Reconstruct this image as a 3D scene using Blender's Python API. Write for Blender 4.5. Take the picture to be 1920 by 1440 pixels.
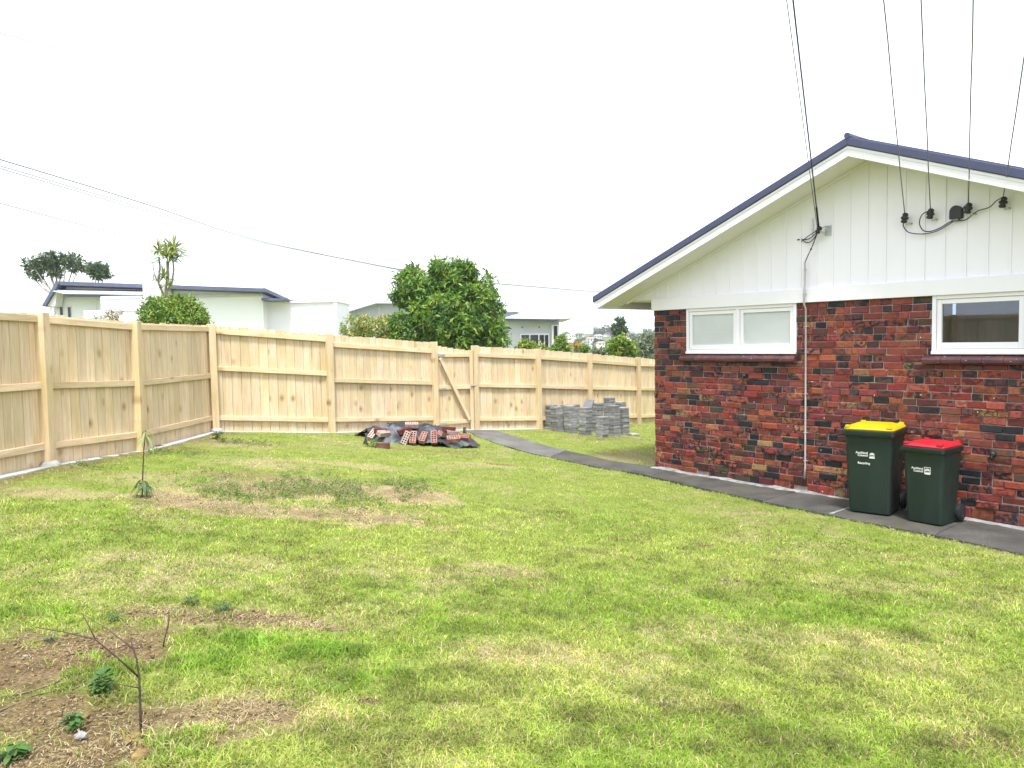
import bpy, bmesh, math, random
import numpy as np
from mathutils import Vector, Matrix, noise as mnoise

# ------------------------------------------------------------------ clear, camera, sky, sun, exposure
for o in list(bpy.data.objects): bpy.data.objects.remove(o)
scene = bpy.context.scene
COL = scene.collection
FPX, PITCH, ROLL, CAMH = 1412.0, 0.0565, 0.0171, 2.07
cd = bpy.data.cameras.new('camera'); cam = bpy.data.objects.new('camera', cd); COL.objects.link(cam)
cd.sensor_width = 36.0; cd.lens = 36.0 * FPX / 1920.0; cd.clip_start = 0.05; cd.clip_end = 3000
M3 = (Matrix.Rotation(math.pi/2 - PITCH, 3, 'X') @ Matrix.Rotation(-ROLL, 3, 'Z'))
cam.matrix_world = Matrix.Translation((0, 0, CAMH)) @ M3.to_4x4()
scene.camera = cam

SUN_EL, SUN_AZ = math.radians(66), math.radians(180)      # azimuth clockwise from +Y: high, behind the viewer
world = bpy.data.worlds.new('World'); scene.world = world; world.use_nodes = True
wn = world.node_tree; wn.nodes.clear()
w_out = wn.nodes.new('ShaderNodeOutputWorld'); w_bg = wn.nodes.new('ShaderNodeBackground')
w_sky = wn.nodes.new('ShaderNodeTexSky'); w_sky.sky_type = 'NISHITA'; w_sky.sun_disc = False
w_sky.sun_elevation = SUN_EL; w_sky.sun_rotation = SUN_AZ; w_sky.dust_density = 4.0; w_sky.air_density = 1.0; w_sky.ozone_density = 1.0
w_hs = wn.nodes.new('ShaderNodeHueSaturation'); w_hs.inputs['Saturation'].default_value = 0.16   # thin white overcast
w_mix = wn.nodes.new('ShaderNodeMix'); w_mix.data_type = 'RGBA'
w_mix.inputs[0].default_value = 0.65; w_mix.inputs[7].default_value = (8.2, 8.7, 9.6, 1)          # even cloud sheet over the sky
wn.links.new(w_sky.outputs[0], w_hs.inputs['Color']); wn.links.new(w_hs.outputs[0], w_mix.inputs[6])
wn.links.new(w_mix.outputs[2], w_bg.inputs['Color']); w_bg.inputs['Strength'].default_value = 0.060
wn.links.new(w_bg.outputs[0], w_out.inputs['Surface'])

sl = bpy.data.lights.new('sun', 'SUN'); sl.energy = 1.5; sl.angle = math.radians(11); sl.color = (1.0, 0.975, 0.94)
so = bpy.data.objects.new('sun', sl); COL.objects.link(so); so.location = (-10, -10, 30)
sd = Vector((math.sin(SUN_AZ)*math.cos(SUN_EL), math.cos(SUN_AZ)*math.cos(SUN_EL), math.sin(SUN_EL)))
so.rotation_euler = sd.to_track_quat('Z', 'Y').to_euler()

vs = scene.view_settings
vs.view_transform = 'Standard'; vs.look = 'None'; vs.gamma = 1.0; vs.use_curve_mapping = False; vs.exposure = 2.15
scene.render.engine = 'CYCLES'
scene.render.resolution_x = 1024; scene.render.resolution_y = 768

R = random.Random(7)
NR = np.random.RandomState(11)

# ------------------------------------------------------------------ picture ray -> place helpers
def ray(px, py):
    d = M3 @ Vector(((px-960)/FPX, (720-py)/FPX, -1.0)); return d / d.y
def at(px, py, Y):
    return Vector((0, 0, CAMH)) + ray(px, py) * Y

# ------------------------------------------------------------------ ground height (smooth surface through measured points)
CP = np.array([(-5.52,8.89,.69),(-5.21,10.47,.63),(-5.06,12.75,.625),(-3.33,13.77,.45),(-1.59,15.45,.27),(-.79,16.13,.18),
    (.6,16.99,.08),(1.89,18.34,-.06),(3.37,20.08,-.2),(6,22.5,-.25),(2.3,12.1,-.03),(1.6,11.7,-.03),(2.7,10.4,-.05),(3.75,8.85,-.07),
    (4.92,7.17,-.09),(6.2,5.2,-.1),(8,3,-.1),(0,0,.42),(-3,0,.55),(3,0,.2),(-5.75,6.5,.72),(-5.9,2,.75),(-6,-4,.8),(-1.6,3.2,.42),
    (1.9,15.7,0),(0.4,14,.04),(-2,8.3,.40),(-.5,11,.22),(7,14,-.1),(11,10,-.1),(9,17,-.2),(0,-8,.5),(-12,14,.9),(-10,5,.9)])
def _rbf_fit():
    P = CP[:, :2]; D = np.linalg.norm(P[:,None]-P[None], axis=2) + 0.0
    n = len(P); A = np.zeros((n+3, n+3)); A[:n,:n] = D; A[:n,n] = 1; A[:n,n+1:] = P; A[n,:n] = 1; A[n+1:,:n] = P.T
    A[:n,:n] -= np.eye(n)*0.15
    b = np.zeros(n+3); b[:n] = CP[:,2]; return np.linalg.solve(A, b)
RW = _rbf_fit()
def sstep(a, b, x):
    t = np.clip((x-a)/(b-a), 0, 1); return t*t*(3-2*t)
def gh(x, y):
    x = np.asarray(x, float); y = np.asarray(y, float); n = len(CP); sh = x.shape
    xf, yf = x.ravel(), y.ravel()
    z = np.full(xf.shape, RW[n]) + RW[n+1]*xf + RW[n+2]*yf
    for i in range(n): z = z + RW[i]*np.sqrt((xf-CP[i,0])**2 + (yf-CP[i,1])**2)
    r = np.hypot(xf, yf-9)
    w = sstep(13, 30, r)
    far = -0.6 - 2.5*sstep(25, 120, r)
    far = np.where(xf < -6, far + 1.3*sstep(-6, -14, xf)*(1-sstep(30,90,r)), far)
    return (z*(1-w) + far*w).reshape(sh)
def ghs(x, y): return float(gh(np.array([x]), np.array([y]))[0])
def gp(px, py):
    r = ray(px, py); k = 2.0
    for _ in range(60):
        P = r*k; z = ghs(P.x, P.y); k2 = (z-CAMH)/r.z if r.z < -1e-4 else k
        if abs(k2-k) < 1e-4: break
        k = 0.5*k + 0.5*k2
    P = r*k; return Vector((P.x, P.y, ghs(P.x, P.y)))

# lattice value noise
_LAT = {}
def vn(x, y, s, seed=0):
    if seed not in _LAT: _LAT[seed] = np.random.RandomState(100+seed).rand(256, 256)
    L = _LAT[seed]; X = np.asarray(x)*s + 1000.37; Y = np.asarray(y)*s + 1000.73
    i = np.floor(X).astype(int); j = np.floor(Y).astype(int); fx = X-i; fy = Y-j
    fx = fx*fx*(3-2*fx); fy = fy*fy*(3-2*fy); g = lambda a, b: L[a % 256, b % 256]
    return (g(i,j)*(1-fx)+g(i+1,j)*fx)*(1-fy) + (g(i,j+1)*(1-fx)+g(i+1,j+1)*fx)*fy
def fbm(x, y, s, seed=0, o=4):
    a, t, r = 1.0, 0.0, 0.0
    for k in range(o): r = r + a*vn(x, y, s*2**k, seed+k); t += a; a *= .55
    return r/t

# ------------------------------------------------------------------ object helpers
def tag(o, label=None, cat=None, group=None, kind=None):
    if label: o['label'] = label
    if cat: o['category'] = cat
    if group: o['group'] = group
    if kind: o['kind'] = kind
    return o
def link(name, me, mat=None, parent=None, loc=None, rot=None, smooth=False):
    o = bpy.data.objects.new(name, me); COL.objects.link(o)
    if mat is not None and len(me.materials) == 0: me.materials.append(mat)
    if parent is not None: o.parent = parent
    if loc is not None: o.location = loc
    if rot is not None: o.rotation_euler = rot
    if smooth: me.polygons.foreach_set('use_smooth', [True]*len(me.polygons))
    return o
def empty(name, loc=(0,0,0), rz=0.0, label=None, cat=None, group=None):
    o = bpy.data.objects.new(name, None); COL.objects.link(o); o.location = loc; o.rotation_euler = (0,0,rz)
    o.empty_display_size = 0.1
    return tag(o, label, cat, group)
class MB:
    def __init__(s): s.v = []; s.f = []; s.c = []; s.c2 = []
    def quadbox(s, P):                      # 8 points: bottom 4 ccw, top 4 ccw
        b = len(s.v); s.v += [tuple(p) for p in P]
        for q in ((3,2,1,0),(4,5,6,7),(0,1,5,4),(1,2,6,5),(2,3,7,6),(3,0,4,7)): s.f.append(tuple(b+i for i in q))
        return s
    def box(s, x0, x1, y0, y1, z0, z1, M=None):
        P = [Vector(p) for p in ((x0,y0,z0),(x1,y0,z0),(x1,y1,z0),(x0,y1,z0),(x0,y0,z1),(x1,y0,z1),(x1,y1,z1),(x0,y1,z1))]
        if M is not None: P = [M @ p for p in P]
        return s.quadbox(P)
    def poly_prism(s, pts, ext):            # planar polygon + extrusion vector
        b = len(s.v); n = len(pts); e = Vector(ext)
        s.v += [tuple(p) for p in pts] + [tuple(Vector(p)+e) for p in pts]
        s.f.append(tuple(range(b, b+n))); s.f.append(tuple(range(b+2*n-1, b+n-1, -1)))
        for i in range(n):
            j = (i+1) % n; s.f.append((b+i, b+n+i, b+n+j, b+j))
        return s
    def tube(s, pts, rad, n=6, caps=True):
        pts = [Vector(p) for p in pts]; m = len(pts); b = len(s.v)
        if not hasattr(rad, '__len__'): rad = [rad]*m
        up = None
        for i, p in enumerate(pts):
            t = (pts[min(i+1,m-1)] - pts[max(i-1,0)])
            t = t.normalized() if t.length > 1e-9 else Vector((0,0,1))
            if up is None: up = Vector((1,0,0)) if abs(t.x) < .8 else Vector((0,1,0))
            a = t.cross(up).normalized(); c = a.cross(t).normalized(); up = c
            for k in range(n):
                w = 2*math.pi*k/n; q = p + (a*math.cos(w)+c*math.sin(w))*rad[i]; s.v.append(tuple(q))
        for i in range(m-1):
            for k in range(n):
                k2 = (k+1) % n; s.f.append((b+i*n+k, b+i*n+k2, b+(i+1)*n+k2, b+(i+1)*n+k))
        if caps: s.f.append(tuple(b+k for k in range(n-1,-1,-1))); s.f.append(tuple(b+(m-1)*n+k for k in range(n)))
        return s
    def lathe(s, prof, n=12, M=None):       # prof: (r,z)
        b = len(s.v)
        for r, z in prof:
            for k in range(n):
                w = 2*math.pi*k/n; p = Vector((r*math.cos(w), r*math.sin(w), z)); p = M @ p if M is not None else p; s.v.append(tuple(p))
        for i in range(len(prof)-1):
            for k in range(n):
                k2 = (k+1) % n; s.f.append((b+i*n+k, b+i*n+k2, b+(i+1)*n+k2, b+(i+1)*n+k))
        s.f.append(tuple(b+k for k in range(n-1,-1,-1))); s.f.append(tuple(b+(len(prof)-1)*n+k for k in range(n)))
        return s
    def mesh(s, name):
        me = bpy.data.meshes.new(name); me.from_pydata(s.v, [], s.f); me.update(); return me
    def build(s, name, mat=None, parent=None, loc=None, rot=None, smooth=False, bevel=0):
        o = link(name, s.mesh(name), mat, parent, loc, rot, smooth)
        if bevel:
            b = o.modifiers.new('bevel', 'BEVEL'); b.width = bevel; b.segments = 2; b.limit_method = 'ANGLE'; b.angle_limit = math.radians(40)
        return o
def point_color(me, name, arr):
    a = me.color_attributes.new(name, 'FLOAT_COLOR', 'POINT'); arr = np.asarray(arr, np.float32)
    if arr.shape[1] == 3: arr = np.hstack([arr, np.ones((len(arr),1), np.float32)])
    a.data.foreach_set('color', arr.ravel())
def np_mesh(name, V, F):                    # F: (m,k) array of one face size
    me = bpy.data.meshes.new(name); V = np.asarray(V, np.float32); F = np.asarray(F, np.int32); m, k = F.shape
    me.vertices.add(len(V)); me.vertices.foreach_set('co', V.ravel())
    me.loops.add(m*k); me.loops.foreach_set('vertex_index', F.ravel())
    me.polygons.add(m); me.polygons.foreach_set('loop_start', np.arange(0, m*k, k, dtype=np.int32)); me.polygons.foreach_set('loop_total', np.full(m, k, np.int32))
    me.update(calc_edges=True); me.validate(); return me

# ------------------------------------------------------------------ materials
class Mat:
    def __init__(s, name, rough=.7, spec=.3, color=(.5,.5,.5)):
        s.m = bpy.data.materials.new(name); s.m.use_nodes = True; s.t = s.m.node_tree; s.t.nodes.clear()
        s.out = s.n('ShaderNodeOutputMaterial'); s.b = s.n('ShaderNodeBsdfPrincipled')
        s.l(s.b.outputs[0], s.out.inputs['Surface'])
        s.b.inputs['Roughness'].default_value = rough; s.b.inputs['Specular IOR Level'].default_value = spec
        s.b.inputs['Base Color'].default_value = (*color, 1)
    def n(s, t, **k):
        x = s.t.nodes.new(t)
        for a, v in k.items(): setattr(x, a, v)
        return x
    def l(s, a, b): s.t.links.new(a, b)
    def set(s, inp, v):
        if hasattr(v, 'is_linked') or isinstance(v, bpy.types.NodeSocket): s.l(v, inp)
        else: inp.default_value = v
    def coords(s, kind='Object', scale=(1,1,1), rnd=0.0):
        if kind == 'World': c = s.n('ShaderNodeNewGeometry').outputs['Position']
        else: c = s.n('ShaderNodeTexCoord').outputs[kind]
        if rnd:
            oi = s.n('ShaderNodeObjectInfo'); mu = s.n('ShaderNodeVectorMath', operation='MULTIPLY_ADD')
            cb = s.n('ShaderNodeCombineXYZ')
            for i in range(3): s.l(oi.outputs['Random'], cb.inputs[i])
            s.l(cb.outputs[0], mu.inputs[0]); mu.inputs[1].default_value = (rnd, rnd*1.7, rnd*.6); s.l(c, mu.inputs[2]); c = mu.outputs[0]
        mp = s.n('ShaderNodeMapping'); mp.inputs['Scale'].default_value = scale; s.l(c, mp.inputs[0]); return mp.outputs[0]
    def noise(s, co, scale=5, detail=4, rough=.55, dist=0):
        x = s.n('ShaderNodeTexNoise'); s.l(co, x.inputs['Vector']); x.inputs['Scale'].default_value = scale
        x.inputs['Detail'].default_value = detail; x.inputs['Roughness'].default_value = rough; x.inputs['Distortion'].default_value = dist
        return x.outputs['Fac']
    def ramp(s, fac, stops, interp='LINEAR'):
        x = s.n('ShaderNodeValToRGB'); s.l(fac, x.inputs[0]); e = x.color_ramp.elements; x.color_ramp.interpolation = interp
        while len(e) < len(stops): e.new(0.5)
        for i, (p, c) in enumerate(stops):
            e[i].position = p; e[i].color = (*c, 1) if hasattr(c, '__len__') else (c, c, c, 1)
        return x.outputs[0]
    def mix(s, fac, a, b, mode='MIX'):
        x = s.n('ShaderNodeMix', data_type='RGBA', blend_type=mode)
        for i, v in ((0, fac), (6, a), (7, b)):
            if isinstance(v, bpy.types.NodeSocket): s.l(v, x.inputs[i])
            else: x.inputs[i].default_value = (*v, 1) if hasattr(v, '__len__') else v
        return x.outputs[2]
    def math(s, op, a, b=None):
        x = s.n('ShaderNodeMath', operation=op)
        for i, v in enumerate((a, b)):
            if v is None: continue
            if isinstance(v, bpy.types.NodeSocket): s.l(v, x.inputs[i])
            else: x.inputs[i].default_value = v
        return x.outputs[0]
    def color(s, c): s.l(c, s.b.inputs['Base Color']); return s
    def bump(s, h, strength=.3, dist=.01):
        x = s.n('ShaderNodeBump'); x.inputs['Strength'].default_value = strength; x.inputs['Distance'].default_value = dist
        s.l(h, x.inputs['Height']); s.l(x.outputs[0], s.b.inputs['Normal']); return s
    def attr(s, name): x = s.n('ShaderNodeAttribute'); x.attribute_name = name; return x.outputs['Color']

def wood(name, axis, tint=(1,1,1)):
    m = Mat(name, .75, .2); st = {'z': (1,1,.07), 'x': (.07,1,1)}[axis]
    g = m.coords('Object', st, rnd=37.0); grain = m.noise(g, 22, 5, .6, .6); fine = m.noise(g, 120, 2, .5)
    blotch = m.noise(m.coords('Object', (1,1,.45) if axis == 'z' else (.45,1,1), rnd=11.0), 3.2, 3)
    T = lambda c: tuple(a*b for a, b in zip(c, tint))
    c = m.ramp(grain, [(.28, T((.51,.385,.255))), (.5, T((.66,.535,.385))), (.72, T((.74,.63,.48)))])
    c = m.mix(m.ramp(blotch, [(.42, 0.0), (.70, .75)]), c, T((.54,.44,.245)))          # greenish-yellow treatment staining
    oi = m.n('ShaderNodeObjectInfo'); c = m.mix(.85, c, m.ramp(oi.outputs['Random'], [(0,(.80,.78,.72)),(.5,(.97,.95,.93)),(1,(1.07,1.0,.93))]), 'MULTIPLY')
    kc = m.coords('Object', (1,0,.70) if axis == 'z' else (.70,0,1), rnd=23.0)
    v = m.n('ShaderNodeTexVoronoi'); m.l(kc, v.inputs['Vector']); v.inputs['Scale'].default_value = 4.2; v.inputs['Randomness'].default_value = 1.0
    nz = m.noise(kc, 30, 2); dd = m.math('ADD', v.outputs['Distance'], m.math('MULTIPLY', nz, .06))
    vc = m.n('ShaderNodeSeparateColor'); m.l(v.outputs['Color'], vc.inputs[0]); gate = m.math('GREATER_THAN', vc.outputs[0], .38)
    kn = m.math('MULTIPLY', m.ramp(dd, [(.08, .8), (.13, .5), (.28, 0.0)]), gate)
    c = m.mix(kn, c, T((.21,.115,.045)))
    c = m.mix(m.ramp(fine, [(.3,.25),(.55,0.0)]), c, T((.42,.29,.14)))
    m.color(c).bump(m.math('ADD', grain, m.math('MULTIPLY', fine, .5)), .22, .004); return m.m
W_PAL = wood('pine_paling', 'z'); W_POST = wood('pine_post', 'z', (.90,.90,.84)); W_RAIL = wood('pine_rail', 'x', (1.04,1.03,1.0))

def simple(name, col, rough=.6, spec=.3, var=.12, scale=6, bump=0, kind='Object', metal=0.0):
    m = Mat(name, rough, spec); co = m.coords(kind); n = m.noise(co, scale, 5)
    lo = tuple(max(0, c*(1-var)) for c in col); hi = tuple(min(1, c*(1+var)) for c in col)
    m.color(m.ramp(n, [(.3, lo), (.7, hi)])); m.b.inputs['Metallic'].default_value = metal
    if bump: m.bump(m.noise(co, scale*8, 3), bump, .004)
    return m.m
def painted(name, col=(.80,.81,.82), dirt=(.60,.60,.56), amt=.22):
    m = Mat(name, .5, .35); co = m.coords('World', (1,1,.35)); n = m.noise(co, 3.5, 6, .65)
    c = m.mix(m.ramp(n, [(.5, 0.0), (.78, amt)]), col, dirt); m.color(c); m.bump(m.noise(m.coords('World'), 60, 2), .06, .002); return m.m
WHITE = painted('white_paint', (.785,.775,.845), (.64,.63,.67)); WHITE_TRIM = painted('white_trim_paint', (.76,.75,.80), (.62,.61,.63), .12)
SOFFIT = painted('soffit_paint', (.78,.765,.79), (.62,.60,.57), .25)
ROOF = simple('navy_roof_metal', (.040,.047,.100), .42, .5, .12, 3)
DARK = simple('black_plastic', (.018,.018,.02), .45, .4, .2, 10)
CABLE = simple('black_cable', (.02,.02,.024), .55, .3, .1, 10)
WIRE_GREY = simple('grey_wire', (.16,.16,.17), .5, .3, .1, 10)
STEEL = simple('galvanised_steel', (.50,.51,.52), .45, .5, .2, 25, 0, 'Object', .6)
WIRE_PALE = simple('pale_wire', (.20,.20,.21), .5, .3, .1, 10)
CONDUIT = simple('white_conduit', (.40,.385,.375), .45, .4, .08, 8)
TERRA = simple('terracotta', (.10,.032,.024), .8, .2, .25, 18, .2)

def brick_mat():
    m = Mat('clinker_brick', .62, .32); co = m.coords('World', (1,1,1)); a = m.attr('Col'); b = m.attr('Col2')
    patch = m.noise(m.coords('World', (1,1,1.1)), 15, 2, .5, 1.2); fine = m.noise(co, 90, 4, .65); mid = m.noise(co, 28, 4, .6, .5)
    c = m.mix(m.ramp(patch, [(.47, 0.0), (.53, 1.0)]), a, b)
    c = m.mix(m.ramp(mid, [(.50, 0.0), (.74, .65)]), c, (.024,.018,.020))
    c = m.mix(m.ramp(fine, [(.62, 0.0), (.82, .35)]), c, (.24,.125,.075))
    vsp = m.n('ShaderNodeTexVoronoi'); m.l(co, vsp.inputs['Vector']); vsp.inputs['Scale'].default_value = 6.5
    c = m.mix(m.ramp(vsp.outputs['Distance'], [(.035, .9), (.055, 0.0)]), c, (.70,.68,.66))       # white paint flecks
    m.color(c); m.l(m.ramp(patch, [(.4,.75),(.6,.42)]), m.b.inputs['Roughness'])
    m.bump(m.math('ADD', m.math('MULTIPLY', mid, 1.4), fine), .55, .006); return m.m
BRICK = brick_mat()
def mortar_mat():
    m = Mat('brick_mortar', .9, .1); co = m.coords('World'); n = m.noise(co, 14, 5)
    m.color(m.ramp(n, [(.3,(.19,.155,.14)),(.7,(.36,.31,.285))])); m.bump(m.noise(co, 120, 3), .5, .004); return m.m
MORTAR = mortar_mat()
def sill_mat():
    m = Mat('glazed_sill_tile', .35, .5); co = m.coords('World'); n = m.noise(co, 7, 5, .6)
    c = m.ramp(n, [(.3,(.036,.018,.028)),(.5,(.075,.025,.031)),(.72,(.115,.040,.040))])
    v = m.n('ShaderNodeTexVoronoi'); m.l(m.coords('World', (1,1,2)), v.inputs['Vector']); v.inputs['Scale'].default_value = 14
    c = m.mix(m.ramp(v.outputs['Distance'], [(.07,.85),(.12,0.0)]), c, (.66,.62,.62)); m.color(c); m.bump(n, .2, .004); return m.m
SILL = sill_mat()
def glass_mat(name, tint, clear):
    m = Mat(name); t = m.t; gl = m.n('ShaderNodeBsdfGlossy'); gl.inputs['Roughness'].default_value = .015; gl.inputs['Color'].default_value = (.95,.97,1,1)
    tr = m.n('ShaderNodeBsdfTransparent'); tr.inputs['Color'].default_value = (*tint, 1)
    fr = m.n('ShaderNodeFresnel'); fr.inputs['IOR'].default_value = 1.5
    f2 = m.math('ADD', m.math('MULTIPLY', fr.outputs[0], 1.2), clear)
    mx = m.n('ShaderNodeMixShader'); m.l(f2, mx.inputs[0]); m.l(tr.outputs[0], mx.inputs[1]); m.l(gl.outputs[0], mx.inputs[2]); m.l(mx.outputs[0], m.out.inputs['Surface'])
    return m.m
GLASS = glass_mat('window_glass', (.95,.97,.97), .02)
GLASS_DARK = glass_mat('dark_room_glass', (.62,.68,.75), .05)
FROST = simple('frosted_pane', (.50,.535,.54), .22, .5, .04, 3)
BLIND = simple('white_blind', (.82,.84,.84), .8, .1, .05, 2)
ROOM = simple('dim_room', (.13,.15,.18), .9, .1, .2, 2)
def concrete(name, lo, hi, stain, streak=1.0):
    m = Mat(name, .88, .2); co = m.coords('World'); n = m.noise(co, 2.2, 7, .65); f = m.noise(co, 60, 4, .7)
    c = m.ramp(n, [(.32, lo), (.66, hi)]); c = m.mix(m.ramp(f, [(.4,.45),(.6,0.0)]), c, stain)
    big = m.noise(m.coords('World', (1,1,1)), .9, 3); c = m.mix(m.ramp(big, [(.5,0.0),(.68,.5)]), c, (.10,.092,.06))
    m.color(c); m.bump(f, .5, .006); return m.m
PATHM = concrete('dark_weathered_concrete', (.040,.039,.037), (.098,.094,.085), (.022,.021,.019))
PATH_PALE = concrete('grey_weathered_concrete', (.085,.083,.080), (.18,.175,.165), (.05,.048,.045))
STRIPM = concrete('pale_concrete', (.36,.355,.34), (.55,.545,.53), (.26,.25,.24))
PLASTER = simple('white_plaster_splash', (.21,.21,.205), .95, .05, .45, 9, .8, 'World')
def paver_mat():
    m = Mat('grey_paver', .9, .15); co = m.coords('Object', (1,1,1), rnd=19.0); oi = m.n('ShaderNodeObjectInfo')
    c = m.ramp(oi.outputs['Random'], [(0,(.17,.175,.18)),(.5,(.24,.245,.25)),(1,(.33,.33,.32))])
    c = m.mix(m.ramp(m.noise(co, 9, 5), [(.4,.6),(.62,0.0)]), c, (.13,.133,.135)); c = m.mix(m.ramp(m.noise(co, 26, 3), [(.55,0.0),(.75,.45)]), c, (.36,.35,.32))
    m.color(c); m.bump(m.noise(co, 70, 4, .7), .6, .006); return m.m
PAVER = paver_mat()

def leaf_mat(name, rough=.5, trans=.35):
    m = Mat(name, rough, .35); c = m.attr('Col'); m.color(c)
    tr = m.n('ShaderNodeBsdfTranslucent'); m.l(m.mix(1.0, c, (1.15,1.2,.6), 'MULTIPLY'), tr.inputs['Color'])
    mx = m.n('ShaderNodeMixShader'); mx.inputs[0].default_value = trans
    m.l(m.b.outputs[0], mx.inputs[1]); m.l(tr.outputs[0], mx.inputs[2]); m.l(mx.outputs[0], m.out.inputs['Surface']); return m.m
LEAF = leaf_mat('leaves'); GRASS = leaf_mat('grass_blades', .6, .38)
BARK = simple('bark', (.16,.125,.10), .9, .1, .35, 14, .5)
BARK_PALE = simple('pale_bark', (.34,.31,.28), .9, .1, .3, 14, .5)
TWIG = simple('twig_bark', (.075,.052,.048), .8, .2, .35, 40, .3)

def ground_mat():
    m = Mat('lawn_ground', .95, .08); co = m.coords('World'); a = m.n('ShaderNodeAttribute'); a.attribute_name = 'Col'
    s = m.n('ShaderNodeSeparateColor'); m.l(a.outputs['Color'], s.inputs[0]); dirt, dry = s.outputs[0], s.outputs[1]
    n1 = m.noise(co, 6, 6, .65); n2 = m.noise(co, 55, 5, .7); n3 = m.noise(co, 1.3, 4)
    soil = m.ramp(n1, [(.3,(.095,.064,.033)),(.55,(.165,.120,.062)),(.75,(.24,.185,.105))]); soil = m.mix(m.ramp(n2, [(.38,.8),(.56,0.0)]), soil, (.05,.033,.020))
    thatch = m.ramp(n1, [(.3,(.125,.175,.028)),(.7,(.23,.26,.065))]); thatch = m.mix(m.ramp(n2, [(.35,.6),(.55,0.0)]), thatch, (.045,.05,.014))
    straw = m.ramp(n2, [(.3,(.16,.12,.06)),(.65,(.38,.31,.19))])
    c = m.mix(dry, thatch, straw); c = m.mix(dirt, c, soil); m.color(c); m.bump(m.math('ADD', n2, m.math('MULTIPLY', n1, .6)), .8, .015); return m.m
GROUND = ground_mat()

# ------------------------------------------------------------------ lawn maps
# (picture point, half-width x, half-depth y, strength): bare earth / straw / lush grass patches on the ground
def patch(px, py, rx, ry, s): P = gp(px, py); return (P.x, P.y, rx, ry, s)
DIRT = [patch(*a) for a in [(40,1235,.80,.48,1.0),(170,1205,.45,.26,.85),(470,1165,.52,.14,.85),(300,1150,.40,.14,.7),(590,1178,.22,.07,.7),(110,1345,.55,.26,.95),
    (265,1400,.42,.22,1.0),(450,1340,.33,.16,.75),(60,1430,.5,.2,.9),(330,940,.50,.36,.50),(600,962,1.0,.22,.60),(765,925,.42,.5,.55),(430,955,.6,.28,.55),(560,915,1.1,.6,.50),(480,895,.9,.35,.5),
    (430,828,.8,.32,.55),(330,842,.7,.32,.5),(935,872,.36,.16,.6),(1320,1022,.13,.07,.95),(690,1320,.13,.05,.7),(1135,822,1.0,.5,.35),(800,846,1.2,.25,.45),(960,1075,.24,.10,.35),(1010,1100,.15,.07,.4)]]
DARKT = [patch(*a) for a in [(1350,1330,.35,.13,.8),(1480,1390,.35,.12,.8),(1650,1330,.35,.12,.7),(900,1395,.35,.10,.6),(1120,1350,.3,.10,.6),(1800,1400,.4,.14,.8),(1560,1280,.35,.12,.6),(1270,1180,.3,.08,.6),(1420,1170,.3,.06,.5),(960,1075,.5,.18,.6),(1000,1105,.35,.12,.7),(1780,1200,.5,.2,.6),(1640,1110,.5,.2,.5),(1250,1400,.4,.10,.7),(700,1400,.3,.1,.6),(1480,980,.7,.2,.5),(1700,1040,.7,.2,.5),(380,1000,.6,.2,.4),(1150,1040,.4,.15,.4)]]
DRY = [patch(*a) for a in [(500,870,.8,.45,.8),(640,870,.7,.28,.75),(110,925,.9,.3,.85),(300,895,.7,.25,.6),(200,1085,1.0,.3,.6),(420,1060,.8,.28,.5),(590,962,1.3,.4,1.2),(340,938,.65,.45,1.2),(760,928,.6,.6,1.1),(560,915,1.2,.7,.9),
    (450,1335,.42,.22,.8),(930,875,.5,.25,.6),(900,1070,.55,.2,.55),(1000,1230,.6,.25,.45),(1400,1190,.8,.25,.5),(700,1075,.7,.2,.45),(1180,860,.9,.55,.5),(1460,965,.6,.2,.5),(1560,1250,.5,.15,.35),(470,1160,.7,.22,.6),(430,830,1.0,.4,.6)]]
LUSH = [patch(*a) for a in [(190,1255,.30,.14,.9),(330,1235,.35,.18,.8),(500,1215,.40,.20,1.0),(620,1215,.35,.16,.9),(560,1290,.30,.10,.8),(680,1275,.25,.10,.8),(400,1400,.35,.15,.8),(40,1150,.35,.2,.8),(60,1400,.3,.1,.6),
    (390,1160,.25,.08,.8),(640,1010,.6,.2,.3),(420,905,.6,.4,.6),(640,915,.9,.4,.55),(800,905,.5,.4,.6),(560,945,.6,.25,.5),(640,940,.35,.15,.6),(1260,845,.6,.2,.3),(1210,800,.8,.5,.6),(1700,1150,1.2,.6,.25)]]
def field(x, y, P, seed):
    r = np.zeros_like(x); nz = (fbm(x, y, 2.6, seed)-.5)*1.7 + (fbm(x, y, 9, seed+9, 3)-.5)*1.5
    for (a, b, rx, ry, s) in P:
        d = np.hypot((x-a)/rx, (y-b)/ry); r = np.maximum(r, s*sstep(1.25, .45, d + nz*.85))
    return r
def maps(x, y):
    dirt = field(x, y, DIRT, 20); dry = field(x, y, DRY, 30); lush = field(x, y, LUSH, 40)*sstep(.30,.58,fbm(x, y, 5.5, 45, 3))
    xf = -5.95 + (y-2)*.065                                            # strip along the left fence
    dirt = np.maximum(dirt, .7*sstep(.75, .15, (x-xf) + (fbm(x,y,3,50)-.5)*.7)*(y<13.5)*(y>3))
    n = fbm(x, y, .55, 60, 5); n2 = fbm(x, y, 2.2, 70, 4)
    dry = np.clip(dry*.8 + .42*sstep(.48, .72, n*.4+n2*.6) , 0, 1)
    return dirt, dry, lush

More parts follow.
